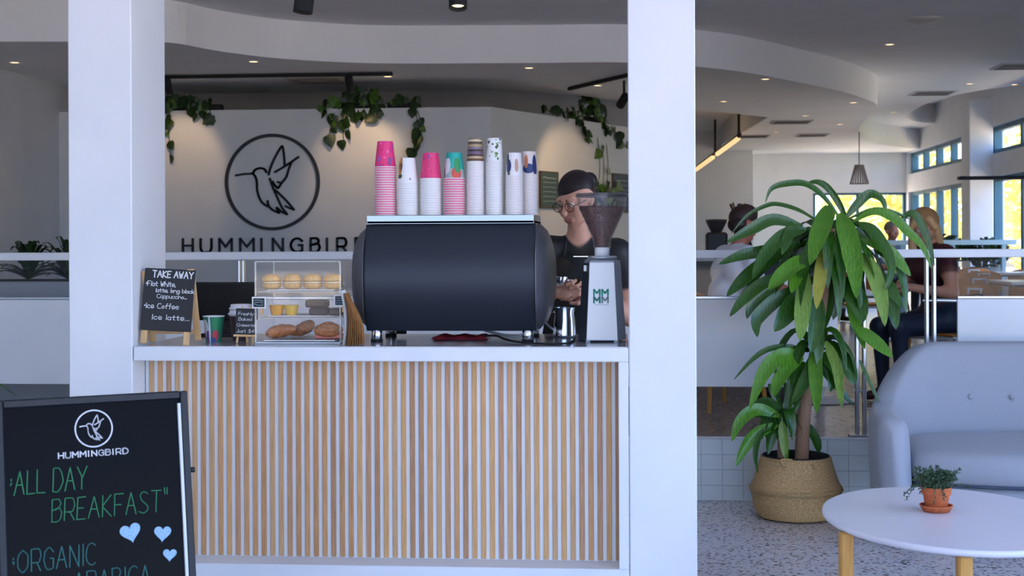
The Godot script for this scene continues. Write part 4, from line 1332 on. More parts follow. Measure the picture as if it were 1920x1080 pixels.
	letters(m, "latte, long black", Vector2(-0.05, 0.029), 0.0145, 0.0024, 0.0006, bo, 0.1, 0.05, 0.03)
	letters(m, "Cappuccino....", Vector2(-0.044, 0.006), 0.0145, 0.0022, 0.0006, bo, 0.1, 0.05, 0.03)
	letters(m, "*Ice Coffee", Vector2(-0.09, -0.035), 0.019, 0.0027, 0.0006, bo, 0.18, 0.05, 0.03, 0.85)
	letters(m, "Ice latte...", Vector2(-0.056, -0.078), 0.019, 0.0027, 0.0006, bo, 0.25, 0.05, 0.03)
	part(m, "chalk_writing", M.chalk, t)
	# little bakery board
	t = thing("chalk_easel", "tiny chalkboard on a wooden easel in front of the pastry cabinet's left corner", "chalkboard", Vector3(-1.51, TOP, -5.49), 0.1)
	lf = Transform3D(Basis(Vector3(0, 0, 1), -0.03) * Basis(Vector3.RIGHT, -0.15), Vector3.ZERO)
	part(bx(Vector3(0, 0.084, 0), Vector3(0.08, 0.108, 0.006), 0.001, lf), "board", M.chalkboard, t)
	part(bx(Vector3(0, 0.03, 0.004), Vector3(0.088, 0.008, 0.014), 0.001, lf), "ledge", M.pine, t)
	for s in [-1.0, 1.0]: part(bx(Vector3(s * 0.032, 0.07, -0.007), Vector3(0.008, 0.144, 0.006), 0.001, lf * Transform3D(Basis(Vector3(0, 0, 1), s * 0.1), Vector3.ZERO)), "front_leg", M.pine, t)
	part(bx(Vector3(0, 0.07, 0), Vector3(0.009, 0.142, 0.006), 0.001, Transform3D(Basis(Vector3.RIGHT, 0.28), Vector3(0, 0.001, -0.062))), "rear_leg", M.pine, t)
	m = MB.new()
	bo = lf * Transform3D(Basis(), Vector3(0, 0.084, 0.0032))
	letters(m, "Freshly", Vector2(-0.03, 0.027), 0.012, 0.0014, 0.0005, bo, 0.15, 0.05, 0.03)
	letters(m, "Baked", Vector2(-0.028, 0.006), 0.012, 0.0014, 0.0005, bo, 0.15, 0.05, 0.03)
	letters(m, "Croissants!", Vector2(-0.034, -0.017), 0.0105, 0.0013, 0.0005, bo, 0.08, 0.05, 0.03)
	letters(m, "Just $4", Vector2(-0.034, -0.041), 0.012, 0.0014, 0.0005, bo, 0.2, 0.05, 0.03)
	part(m, "chalk_writing", M.chalk, t)

# ---------- lamps and ceiling fittings ----------
func spot_light(at: Vector3, to: Vector3, e: float, angle: float, parent: Node, size := 0.03) -> void:
	var l := SpotLight3D.new()
	l.name = "lamp_light"
	l.light_color = Color("ffd3a0")
	l.light_energy = e
	l.spot_angle = angle
	l.spot_angle_attenuation = 0.6
	l.spot_range = 30.0
	l.light_size = size
	l.shadow_enabled = true
	parent.add_child(l, true)
	l.look_at_from_position(at, to, Vector3(0.3, 0.1, 0.9))

func track_head(at: Vector3, aim: Vector3, ceil: float, r: float, len: float, label: String, e: float, angle: float) -> void:   # at: centre of the lamp's mouth
	var dir := (aim - at).normalized()
	var t := thing("spot_lamp", label, "lamp", at)
	var x := dir.cross(Vector3(0.2, 0.1, 1)).normalized()
	var xf := Transform3D(Basis(x, -dir, x.cross(-dir)), Vector3.ZERO)
	part(lathed([Vector2(0, 0.018), Vector2(r * 0.86, 0.018), Vector2(r * 0.92, 0.0), Vector2(r, 0.0), Vector2(r, len), Vector2(0, len)], 28, xf), "barrel", M.matt_black, t)
	part(lathed([Vector2(0, 0.016), Vector2(r * 0.7, 0.016), Vector2(r * 0.7, 0.0175), Vector2(0, 0.0175)], 24, xf), "glowing_lens", M.warm_glow, t)
	var neck := -dir * len * 0.7
	part(rod(neck, Vector3(neck.x, ceil - at.y, neck.z), 0.012, 8), "stem", M.matt_black, t)
	spot_light(at + dir * 0.02, aim, e, angle, self)
	get_child(-1).position = at + dir * 0.02

func lamps() -> void:
	# two black cylinders over the counter
	track_head(Vector3(-1.46, 2.474, -6.3), Vector3(-1.62, 1.1, -6.2), HIGH, 0.044, 0.2, "tilted black cylinder spot lamp at the top above the logo", 0.1, 32.0)
	track_head(Vector3(-0.757, 2.482, -6.3), Vector3(-0.72, 1.0, -5.9), HIGH, 0.041, 0.2, "lit black cylinder spot lamp at the top above the coffee machine", 0.1, 32.0)
	# tracks below the lower ceiling
	var tr := thing("light_track", "long black light track under the ceiling above the wall logo", "light track", Vector3(-3.2, LOW - 0.003, -12.42))
	part(bx(Vector3(0, -0.018, 0), Vector3(2.25, 0.03, 0.035), 0.002), "rail", M.matt_black, tr)
	track_head(Vector3(-2.46, 2.80, -12.45), Vector3(-2.5, 2.2, -13.1), LOW - 0.03, 0.036, 0.14, "small black track spot lamp hanging over the wall plants", 0.11, 34.0)
	track_head(Vector3(-4.1, 2.80, -12.42), Vector3(-4.22, 2.2, -13.1), LOW - 0.03, 0.036, 0.14, "black track spot lamp hidden by the left column", 0.09, 34.0)
	tr = thing("light_track", "short black light track slanting down beside the right column", "light track", Vector3(-0.18, LOW - 0.003, -13.1), deg_to_rad(-62.0))
	part(bx(Vector3(0, -0.018, 0), Vector3(1.7, 0.03, 0.035), 0.002), "rail", M.matt_black, tr)
	track_head(Vector3(-0.08, 2.7, -13.2), Vector3(-0.62, 1.95, -14.4), LOW - 0.03, 0.04, 0.15, "black track spot lamp cut off by the right column", 0.26, 30.0)
	# small recessed downlights
	var places := [
		[Vector3(-5.08, LOW, -11.43), "in the ceiling left of the left column"], [Vector3(-3.105, LOW, -11.6), "above the logo ring"], [Vector3(-2.179, LOW, -12.773), "right of the track spot lamp"], [Vector3(-0.859, LOW, -12.295), "above the right end of the cups"], [Vector3(-0.3, LOW, -13.75), "near the right track"],
		[Vector3(1.022, LOW, -15.483), "right of the right column, in the lower ceiling"], [Vector3(1.269, LOW, -13.399), "on the lower ceiling nearest its curved edge"], [Vector3(2.443, LOW, -15.78), "beside the nose of the curved bulkhead"], [Vector3(2.121, LOW, -17.381), "behind the bulkhead nose, first of the row"], [Vector3(2.725, LOW, -18.707), "behind the bulkhead nose, beside the far curve"], [Vector3(2.041, LOW, -19.958), "deep in the lower ceiling above the tall plant"], [Vector3(1.97, LOW, -22.313), "deepest in the lower ceiling by the far wall"],
		[Vector3(2.427, HIGH, -13.51), "in the upper ceiling right of the curved bulkhead"], [Vector3(3.972, HIGH, -17.013), "in the upper ceiling by the raised bay, left one"], [Vector3(4.521, HIGH, -17.15), "in the upper ceiling by the raised bay, brightest one"], [Vector3(3.75, HIGH, -20.629), "in the upper ceiling left of the raised bay"],
	]
	var rimm := lathed([Vector2(0.052, 0.0), Vector2(0.052, -0.004), Vector2(0.04, -0.005), Vector2(0.036, -0.001)], 24).mesh()
	var lens := lathed([Vector2(0.037, -0.002), Vector2(0, -0.003)], 20).mesh()
	for p in places:
		var t := thing("downlight", "small warm downlight %s" % p[1], "downlight", p[0], 0.0, "recessed downlights")
		put(rimm, "rim", M.white, t)
		put(lens, "glowing_lens", M.warm_glow, t)
		spot_light(p[0] + Vector3(0, -0.02, 0), p[0] + Vector3(0, -2, 0), 0.05, 45.0, self)
		get_child(-1).position = p[0] + Vector3(0, -0.02, 0)
	# slot diffusers
	for v in [[Vector3(2.05, LOW, -18.2), 0.5, "behind the first downlight row"], [Vector3(1.75, LOW, -20.6), 0.5, "above the top leaves of the tall plant"], [Vector3(2.6, LOW, -20.5), 0.45, "beside the far curve of the bulkhead"], [Vector3(3.75, HIGH, -18.0), 0.5, "in the upper ceiling left of the raised bay"], [Vector3(4.15, HIGH, -15.35), 0.6, "in the upper ceiling at the right edge"]]:
		var t := thing("air_diffuser", "dark slot air diffuser %s" % v[2], "air vent", v[0], 0.0, "slot air diffusers")
		part(bx(Vector3(0, -0.006, 0), Vector3(v[1], 0.01, 0.5), 0.002), "frame", mat("b9babb", 0.6), t)
		for i in 4: part(bx(Vector3(0, -0.012, -0.18 + 0.12 * i), Vector3(v[1] - 0.06, 0.006, 0.06)), "slot", mat("39393a", 0.7), t)
	var ac := thing("air_diffuser", "square white ceiling air diffuser above the light track", "air vent", Vector3(-2.85, LOW, -12.95), 0.0)
	part(bx(Vector3(0, -0.008, 0), Vector3(0.55, 0.014, 0.5), 0.003), "frame", mat("b0aa9c", 0.6), ac)
	for i in 3: part(bx(Vector3(0, -0.018 - 0.004 * i, 0), Vector3(0.42 - 0.13 * i, 0.006, 0.38 - 0.12 * i), 0.002), "louvre", mat("8d887c", 0.6), ac)
	var sm := single(lathed([Vector2(0, -0.035), Vector2(0.1, -0.03), Vector2(0.15, -0.012), Vector2(0.155, 0)], 28), "ceiling_speaker", mat("d6d1c4", 0.6), "round cream disc fixed to the upper ceiling near the top edge", "ceiling disc")
	sm.position = Vector3(2.444, HIGH, -11.987)
	# linear pendant in the kitchen void
	var b := thing("linear_lamp", "two slim warm light bars on a black mount right of the right column", "lamp", Vector3(1.2, 2.64, -20.0))
	var dir := Vector3(0.2, 0.115, 1.9)
	for s in [-0.52, 0.5]:
		part(rod(dir * (s - 0.42), dir * (s + 0.42), 0.03, 8), "light_bar", glow("ffcf94", 0.32), b)
	part(rod(dir * -1.0 + Vector3(0, 0.035, 0), dir * 1.0 + Vector3(0, 0.035, 0), 0.02, 6), "carrier", M.matt_black, b)
	for s in [0.0, 0.95]: part(rod(dir * s, dir * s + Vector3(0, 0.5, 0), 0.018, 6), "hanger", M.matt_black, b)
	var ol := OmniLight3D.new()
	ol.name = "lamp_light"
	ol.light_color = Color("ffd3a0"); ol.light_energy = 0.02; ol.light_size = 0.3; ol.omni_range = 20.0; ol.shadow_enabled = true
	b.add_child(ol)
	ol.position = Vector3(0, -0.1, 0)
	# rattan pendant
	var pd := thing("pendant_lamp", "slatted grey cone pendant lamp before the far white wall", "lamp", Vector3(3.173, 2.225, -20.0))
	part(rod(Vector3(0, 0.25, 0), Vector3(0, LOW - 2.225, 0), 0.006, 6), "cord", M.matt_black, pd)
	var slat := bx(Vector3.ZERO, Vector3(0.018, 0.268, 0.006), 0.001).mesh()
	for i in 22:
		var a := TAU * i / 22
		var o := put(slat, "slat", mat("8d8580", 0.7), pd)
		o.transform = Transform3D(Basis(Vector3.UP, a) * Basis(Vector3.RIGHT, -0.262), Vector3(sin(a), 0, cos(a)) * 0.095 + Vector3(0, 0.13, 0))
	for y in [[0.0, 0.128], [0.255, 0.062]]: part(lathed([Vector2(y[1] - 0.004, y[0]), Vector2(y[1] + 0.004, y[0]), Vector2(y[1] + 0.003, y[0] + 0.01), Vector2(y[1] - 0.005, y[0] + 0.01), Vector2(y[1] - 0.004, y[0])], 24), "hoop", mat("7d756f", 0.7), pd)
	# ceiling fan blade at right
	var fn := thing("ceiling_fan", "dark ceiling fan blade in front of the right windows", "fan", Vector3(4.3, 2.08, -15.0))
	for s in 3:
		var a: float = deg_to_rad(181.0 + 120.0 * s)
		part(bx(Vector3(0.5, 0, 0), Vector3(0.84, 0.035, 0.12), 0.008, Transform3D(Basis(Vector3.UP, a), Vector3.ZERO)), "blade", mat("1d2a33", 0.5), fn)
	part(lathed([Vector2(0, -0.05), Vector2(0.06, -0.04), Vector2(0.075, 0.02), Vector2(0.03, 0.07), Vector2(0, 0.08)], 20), "hub", mat("1d2a33", 0.5), fn)
	part(rod(Vector3(0, 0.07, 0), Vector3(0, HIGH - 2.08, 0), 0.014, 8), "down_rod", mat("1d2a33", 0.5), fn)

# ---------- plants ----------
func heart_leaf(size: float) -> ArrayMesh:
	var m := MB.new()
	var rows := []
	for i in 7:
		var f := i / 6.0
		var w: float = [0.0, 0.40, 0.46, 0.40, 0.29, 0.15, 0.0][i] * size
		var row := []
		for q in [-1.0, 0.0, 1.0]: row.append(Vector3(q * w, -f * size + (0.08 * size if i == 1 and q != 0.0 else 0.0), -absf(q) * w * 0.35 - 0.12 * size * f * f))
		rows.append(row)
	m.grid(rows)
	return m.mesh()

func trailing(label: String, at: Vector3, turn: float, strands: Array, n: int, seed_: int, light := 0.25) -> void:   # strands: lists of Vector2 (x, y) hanging over the wall's front edge
	var g := RandomNumberGenerator.new()
	g.seed = seed_
	var t := thing("trailing_plant", label, "plant", at, turn)
	var leafs := [heart_leaf(0.1), heart_leaf(0.13), heart_leaf(0.075)]
	part(bx(Vector3(0, 0.03, -0.09), Vector3(0.3, 0.06, 0.1), 0.01), "pot", M.matt_black, t)
	for s in strands:
		var path := []
		for p in s: path.append(Vector3(p.x, p.y, 0.02 if p.y < 0.02 else -0.04))
		path = smooth(path, 4)
		part(tubed(path, 0.004, 5), "stem", M.stem, t)
		for i in n:
			var k: int = clampi(int((i + g.randf()) / n * path.size()), 0, path.size() - 1)
			var o := put(leafs[g.randi() % 3], "leaf", M.vine_light if g.randf() < light else M.vine, t)
			o.transform = Transform3D(Basis(Vector3.UP, g.randf_range(-0.9, 0.9)) * Basis(Vector3(0, 0, 1), g.randf_range(-1.1, 1.1)) * Basis(Vector3.RIGHT, g.randf_range(-0.5, 0.3)), path[k] + Vector3(g.randf_range(-0.03, 0.03), g.randf_range(0.0, 0.05), 0.03))

func wall_plants() -> void:
	var Y := 2.693
	var V := func(l: Array) -> Array:
		var o := []
		for i in range(0, l.size(), 2): o.append(Vector2(l[i], l[i + 1]))
		return o
	trailing("dark trailing plant on the wall top beside the left column", Vector3(-4.2, Y, -13.1), 0.0, [V.call([-0.05, 0.1, -0.1, 0.0, -0.12, -0.15, -0.1, -0.42]), V.call([0.0, 0.1, 0.1, 0.06, 0.22, 0.03]), V.call([-0.1, 0.12, -0.2, 0.02, -0.16, -0.2])], 11, 71, 0.15)
	trailing("curling tendril plant on the wall top above the logo ring", Vector3(-3.98, Y, -13.1), 0.0, [V.call([-0.1, 0.06, 0.02, 0.1, 0.06, 0.0, 0.07, -0.1, 0.02, -0.15]), V.call([-0.15, 0.07, -0.08, 0.02, -0.09, -0.06]), V.call([0.0, 0.08, 0.03, 0.02, 0.02, -0.08])], 4, 72, 0.1)
	trailing("bushy trailing plant spilling over the wall right of the logo", Vector3(-2.55, Y, -13.1), 0.0, [V.call([0.0, 0.12, -0.15, 0.05, -0.2, -0.1, -0.24, -0.28]), V.call([0.0, 0.12, -0.05, 0.02, -0.1, -0.12, -0.1, -0.3]), V.call([0.1, 0.14, 0.2, 0.1, 0.22, -0.1]), V.call([-0.05, 0.12, -0.3, 0.04, -0.3, -0.02]), V.call([0.0, 0.15, 0.1, 0.06, 0.02, -0.1]), V.call([-0.1, 0.15, 0.1, 0.15, 0.2, 0.12])], 10, 73, 0.3)
	trailing("thin trailing plant hanging down above the paper cups", Vector3(-2.1, Y, -13.1), 0.0, [V.call([-0.1, 0.06, 0.05, 0.08, 0.12, 0.0, 0.15, -0.2, 0.12, -0.35, 0.09, -0.42]), V.call([-0.2, 0.03, 0.0, 0.09, 0.14, 0.04]), V.call([0.1, 0.06, 0.17, -0.1, 0.18, -0.28])], 8, 74, 0.1)
	var bend := Vector3(-1.272, 0, -13.1)
	var d := (Vector3(0.42, 0, -16.47) - bend).normalized()
	var ang := atan2(-d.z, d.x)
	var on := func(x: float) -> Vector3: return bend + d * ((x - bend.x) / d.x) + Vector3(0, Y, 0)
	trailing("dark bushy plant on the turned wall above the barista", on.call(-0.42), ang, [V.call([-0.9, 0.05, -0.5, 0.06, -0.1, 0.1]), V.call([0.0, 0.3, 0.1, 0.22, 0.2, 0.1]), V.call([-0.1, 0.25, 0.1, 0.3, 0.35, 0.12, 0.6, -0.1, 0.8, -0.22]), V.call([-0.3, 0.05, -0.2, -0.05, -0.1, -0.16]), V.call([0.1, 0.15, 0.3, 0.05, 0.4, -0.1]), V.call([-0.15, 0.2, 0.0, 0.1, 0.2, 0.2])], 15, 75, 0.1)
	trailing("light green vine ends hanging just above the barista's head", on.call(-0.33), ang, [V.call([0.0, 0.04, 0.0, -0.3, -0.02, -0.62, -0.25, -0.72]), V.call([0.1, 0.04, 0.1, -0.4, 0.08, -0.7]), V.call([0.2, 0.04, 0.2, -0.4, 0.15, -0.75]), V.call([-0.25, -0.68, -0.05, -0.65, 0.1, -0.72])], 3, 76, 0.7)
	var g := RandomNumberGenerator.new()
	g.seed = 77
	var t: Node = get_child(-1)
	var lm := heart_leaf(0.14)
	for i in 16:
		var o := put(lm, "leaf", M.vine_light if i % 3 else M.vine, t)
		o.transform = Transform3D(Basis(Vector3.UP, g.randf_range(-0.8, 0.8)) * Basis(Vector3(0, 0, 1), g.randf_range(-1.2, 1.2)), Vector3(g.randf_range(-0.3, 0.38), g.randf_range(-0.82, -0.6), 0.06))

const LEAVES = [
	[0,0.036,[1.083,1.551,-7.450,1.001,1.662,-7.440,0.905,1.731,-7.430,0.796,1.731,-7.420,0.727,1.704,-7.410,0.698,1.635,-7.400]],
	[0,0.036,[1.129,1.510,-7.450,1.085,1.621,-7.463,1.025,1.712,-7.475,0.967,1.744,-7.487,0.900,1.728,-7.500]],
	[0,0.025,[0.988,1.525,-7.450,0.880,1.594,-7.450,0.771,1.628,-7.450,0.703,1.620,-7.450,0.607,1.568,-7.450,0.524,1.472,-7.450]],
	[1,0.106,[1.014,1.619,-7.400,0.990,1.550,-7.323,0.942,1.442,-7.247,0.895,1.315,-7.170]],
	[3,0.070,[0.989,1.387,-7.400,0.963,1.253,-7.305,0.931,1.095,-7.210]],
	[1,0.103,[1.071,1.578,-7.400,1.105,1.468,-7.330,1.126,1.307,-7.260,1.125,1.149,-7.190]],
	[0,0.067,[0.893,1.511,-7.450,0.740,1.547,-7.417,0.615,1.493,-7.383,0.495,1.430,-7.350]],
	[0,0.075,[0.912,1.497,-7.450,0.791,1.465,-7.383,0.681,1.356,-7.317,0.616,1.241,-7.250]],
	[0,0.064,[0.852,1.539,-7.450,0.813,1.470,-7.390,0.774,1.367,-7.330]],
	[0,0.067,[0.879,1.429,-7.450,0.712,1.388,-7.410,0.572,1.362,-7.370,0.453,1.319,-7.330]],
	[0,0.075,[0.830,1.387,-7.500,0.676,1.310,-7.467,0.571,1.223,-7.433,0.498,1.153,-7.400]],
	[1,0.089,[0.954,1.360,-7.400,0.838,1.312,-7.330,0.750,1.241,-7.260,0.695,1.192,-7.190]],
	[1,0.067,[0.888,1.333,-7.410,0.846,1.252,-7.330,0.812,1.174,-7.250]],
	[0,0.067,[0.810,1.263,-7.450,0.684,1.218,-7.417,0.586,1.142,-7.383,0.510,1.051,-7.350]],
	[0,0.067,[0.797,1.236,-7.450,0.713,1.181,-7.433,0.629,1.113,-7.417,0.601,1.037,-7.400]],
	[0,0.078,[0.837,1.194,-7.450,0.724,1.113,-7.410,0.647,1.033,-7.370,0.648,0.948,-7.330]],
	[0,0.106,[0.892,1.180,-7.450,0.815,1.088,-7.375,0.731,0.977,-7.300]],
	[2,0.087,[0.905,1.278,-7.400,0.873,1.090,-7.315,0.851,0.934,-7.230]],
	[0,0.089,[0.965,1.167,-7.450,0.951,1.005,-7.390,0.916,0.867,-7.330]],
	[0,0.050,[1.110,1.551,-7.450,1.165,1.620,-7.450,1.233,1.677,-7.450,1.300,1.641,-7.450,1.318,1.545,-7.450]],
	[0,0.025,[1.124,1.551,-7.450,1.262,1.598,-7.467,1.373,1.578,-7.483,1.444,1.548,-7.500]],
	[1,0.050,[1.151,1.537,-7.450,1.256,1.589,-7.430,1.346,1.555,-7.410,1.409,1.489,-7.390,1.484,1.407,-7.370,1.528,1.288,-7.350]],
	[0,0.042,[1.403,1.556,-7.500,1.467,1.572,-7.483,1.526,1.453,-7.467,1.559,1.303,-7.450]],
	[0,0.070,[1.151,1.524,-7.450,1.231,1.495,-7.413,1.291,1.400,-7.375,1.319,1.292,-7.338,1.285,1.185,-7.300]],
	[1,0.067,[1.191,1.441,-7.450,1.296,1.408,-7.433,1.373,1.331,-7.417,1.431,1.255,-7.400]],
	[0,0.053,[1.258,1.386,-7.450,1.357,1.331,-7.433,1.399,1.208,-7.417,1.406,1.064,-7.400]],
	[2,0.084,[1.144,1.386,-7.410,1.223,1.292,-7.357,1.264,1.145,-7.303,1.273,1.008,-7.250]],
	[0,0.073,[1.204,1.304,-7.450,1.303,1.222,-7.400,1.381,1.094,-7.350]],
	[0,0.078,[1.266,1.220,-7.500,1.341,1.111,-7.465,1.361,0.981,-7.430]],
	[0,0.112,[1.076,1.250,-7.410,1.147,1.143,-7.350,1.172,1.024,-7.290]],
	[1,0.056,[1.122,1.139,-7.450,1.153,1.005,-7.390,1.188,0.887,-7.330]],
	[1,0.070,[1.146,0.994,-7.350,1.231,0.929,-7.300,1.311,0.853,-7.250]],
	[0,0.089,[1.056,1.358,-7.510,1.079,1.193,-7.490,1.049,1.028,-7.470]],
	[0,0.089,[1.001,1.331,-7.510,1.022,1.166,-7.470,0.997,0.975,-7.430]],
	[0,0.084,[1.056,1.470,-7.550,1.166,1.358,-7.550,1.206,1.191,-7.550]],
	[0,0.084,[1.015,1.498,-7.550,0.891,1.387,-7.550,0.807,1.219,-7.550]],
	[0,0.084,[1.043,1.498,-7.550,1.052,1.303,-7.525,1.116,1.137,-7.500]],
	[0,0.061,[1.114,1.497,-7.570,1.281,1.441,-7.585,1.352,1.301,-7.600]],
	[0,0.073,[0.993,1.470,-7.590,0.843,1.443,-7.610,0.704,1.302,-7.630,0.622,1.188,-7.650]],
	[0,0.084,[0.989,1.302,-7.570,0.880,1.176,-7.585,0.812,1.021,-7.600]],
	[0,0.031,[0.918,0.864,-7.450,0.820,0.893,-7.425,0.709,0.881,-7.400,0.625,0.828,-7.375,0.528,0.726,-7.350]],
	[1,0.084,[0.879,0.852,-7.420,0.772,0.848,-7.363,0.678,0.766,-7.307,0.600,0.588,-7.250]],
	[1,0.075,[0.884,0.840,-7.400,0.806,0.789,-7.350,0.746,0.712,-7.300,0.725,0.650,-7.250]],
	[0,0.064,[0.904,0.808,-7.450,0.843,0.744,-7.400,0.805,0.577,-7.350]],
	[1,0.078,[0.944,0.881,-7.400,0.942,0.765,-7.325,0.937,0.568,-7.250]],
	[0,0.084,[0.999,0.864,-7.450,1.038,0.786,-7.400,1.014,0.668,-7.350]],
	[2,0.056,[1.001,0.922,-7.400,1.047,0.793,-7.315,1.055,0.600,-7.230]],
	[0,0.089,[1.040,0.919,-7.450,1.117,0.784,-7.425,1.145,0.699,-7.400]],
	[0,0.073,[0.954,0.866,-7.420,0.905,0.748,-7.355,0.814,0.606,-7.290]],
	[0,0.022,[1.172,0.827,-7.400,1.216,0.720,-7.375,1.270,0.596,-7.350]],
	[0,0.061,[0.965,0.887,-7.500,1.021,0.748,-7.515,1.159,0.580,-7.530]],
	[1,0.067,[0.770,0.534,-7.430,0.652,0.572,-7.390,0.562,0.516,-7.350,0.515,0.417,-7.310]],
	[0,0.025,[0.753,0.518,-7.450,0.650,0.540,-7.425,0.579,0.515,-7.400]],
	[1,0.064,[0.764,0.493,-7.430,0.652,0.451,-7.390,0.586,0.385,-7.350,0.536,0.292,-7.310]],
	[0,0.034,[0.756,0.479,-7.430,0.673,0.452,-7.383,0.638,0.360,-7.337,0.644,0.259,-7.290]],
	[0,0.056,[0.766,0.468,-7.450,0.725,0.419,-7.425,0.706,0.340,-7.400]],
	[2,0.050,[0.780,0.508,-7.420,0.787,0.416,-7.395,0.790,0.323,-7.370]],
	[0,0.050,[0.796,0.516,-7.470,0.729,0.597,-7.485,0.648,0.603,-7.500]],
	[0,0.028,[0.807,0.505,-7.450,0.869,0.603,-7.440,0.928,0.659,-7.430]],
	[0,0.050,[0.912,0.495,-7.530,0.968,0.397,-7.540,0.985,0.326,-7.550]],
	[0,0.045,[0.792,0.513,-7.490,0.750,0.651,-7.500,0.718,0.691,-7.510]],
	[0,0.050,[0.787,0.513,-7.490,0.827,0.623,-7.500,0.801,0.706,-7.510]]
]
func dracaena() -> void:
	# woven basket
	var b := thing("woven_basket", "round belly seagrass basket standing on the floor beside the sofa", "basket", Vector3(0.858, 0, -7.5))
	var R := 0.0
	var m := MB.new()
	var prof := [Vector2(0.0, 0.004), Vector2(0.17, 0.004), Vector2(0.205, 0.03), Vector2(0.222, 0.08), Vector2(0.228, 0.12), Vector2(0.232, 0.137), Vector2(0.24, 0.15), Vector2(0.236, 0.163), Vector2(0.226, 0.175), Vector2(0.205, 0.23), Vector2(0.187, 0.29), Vector2(0.178, 0.318), Vector2(0.173, 0.32), Vector2(0.17, 0.31)]
	var fine := smooth(prof, 6)
	var rows := []
	for i in fine.size():
		var row := []
		for k in 97:
			var a := TAU * k / 96 - PI / 2
			var wv := 0.0022 * sin(k * PI / 2.0 + (i % 2) * PI) + 0.0016 * (1 if i % 2 else -1)
			var r: float = fine[i].x + (wv if fine[i].x > 0.1 else 0.0)
			row.append(Vector3(r * cos(a), fine[i].y, r * sin(a)))
		rows.append(row)
	m.grid(rows)
	var weave := textured(noise(0.09, ["a07844", "c49c64", "dcb988", "ecd0a2"], Vector3.ONE, true, 256, 46, FastNoiseLite.TYPE_CELLULAR), Vector3.ONE * 4.5, 0.8)
	part(m, "body", weave, b)
	part(lathed([Vector2(0.172, 0.318), Vector2(0.17, 0.2), Vector2(0.0, 0.19)], 40), "lining", mat("14161a", 0.7), b)
	part(lathed([Vector2(0.168, 0.29), Vector2(0.172, 0.325), Vector2(0.167, 0.327), Vector2(0.16, 0.29)], 40), "liner_rim", mat("14161a", 0.7), b)
	part(tubed(smooth([Vector3(-0.075, 0.29, 0.19), Vector3(-0.09, 0.322, 0.165), Vector3(0.0, 0.318, 0.163), Vector3(0.062, 0.308, 0.168), Vector3(0.07, 0.288, 0.192)], 5), 0.006), "handle", weave, b)
	var t := thing("dracaena_plant", "tall leafy dracaena with drooping green leaves growing in the woven basket", "plant", Vector3(0.858, 0, -7.5))
	var o := Vector3(0.858, 0, -7.5)
	part(lathed([Vector2(0.167, 0.26), Vector2(0.0, 0.268)], 32), "soil", M.soil, t)
	part(tubed(smooth([Vector3(0.022, 0.24, 0.05), Vector3(0.033, 0.478, 0.05), Vector3(0.056, 0.657, 0.05), Vector3(0.1, 0.89, 0.05), Vector3(0.15, 1.194, 0.04), Vector3(0.19, 1.5, 0.04)], 5), [0.037, 0.037, 0.036, 0.036, 0.036, 0.035, 0.034, 0.034, 0.033, 0.033, 0.032, 0.031, 0.03, 0.03, 0.028, 0.027, 0.026, 0.026, 0.025, 0.024, 0.023, 0.022, 0.021, 0.02, 0.018, 0.012], 14), "cane", M.bark, t)
	part(tubed(smooth([Vector3(-0.084, 0.24, 0.05), Vector3(-0.08, 0.36, 0.05), Vector3(-0.078, 0.51, 0.05)], 4), 0.019, 12), "cane", M.bark, t)
	part(tubed(smooth([Vector3(-0.06, 0.25, 0.06), Vector3(-0.055, 0.36, 0.065), Vector3(-0.07, 0.5, 0.06)], 4), 0.014, 10), "shoot", M.leaf[1], t)
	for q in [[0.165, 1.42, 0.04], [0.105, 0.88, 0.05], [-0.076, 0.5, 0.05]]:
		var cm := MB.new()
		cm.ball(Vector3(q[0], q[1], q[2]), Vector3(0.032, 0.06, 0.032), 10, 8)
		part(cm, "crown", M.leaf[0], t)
	var g := RandomNumberGenerator.new()
	g.seed = 12
	for L in LEAVES:
		var pts := []
		for i in range(0, L[2].size(), 3): pts.append(Vector3(L[2][i], L[2][i + 1], L[2][i + 2]) - o)
		var a := g.randf_range(-0.45, 0.45)
		var bl := blade(smooth(pts, 5), L[1] * 0.95, Vector3(sin(a), 0.3, cos(a)), g.randf_range(0.1, 0.35), 1.0, 0.015)
		part(bl, "leaf", M.leaf[L[0]], t)
	# inner leaves round each crown
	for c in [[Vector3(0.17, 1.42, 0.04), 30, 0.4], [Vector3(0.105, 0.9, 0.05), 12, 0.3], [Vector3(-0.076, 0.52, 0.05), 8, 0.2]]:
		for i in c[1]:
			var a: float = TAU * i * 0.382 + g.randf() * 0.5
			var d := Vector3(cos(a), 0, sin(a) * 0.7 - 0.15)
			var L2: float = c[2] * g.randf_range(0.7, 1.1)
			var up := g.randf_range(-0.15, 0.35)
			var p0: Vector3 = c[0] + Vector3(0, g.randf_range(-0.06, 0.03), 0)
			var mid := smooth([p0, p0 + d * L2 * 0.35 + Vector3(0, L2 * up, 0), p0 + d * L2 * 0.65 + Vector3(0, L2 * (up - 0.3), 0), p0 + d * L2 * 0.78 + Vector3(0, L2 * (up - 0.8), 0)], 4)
			part(blade(mid, 0.062, Vector3(d.x * 0.5, 0.8, d.z * 0.5 + 0.3), 0.25, 1.0, 0.02), "leaf", M.leaf[0], t)

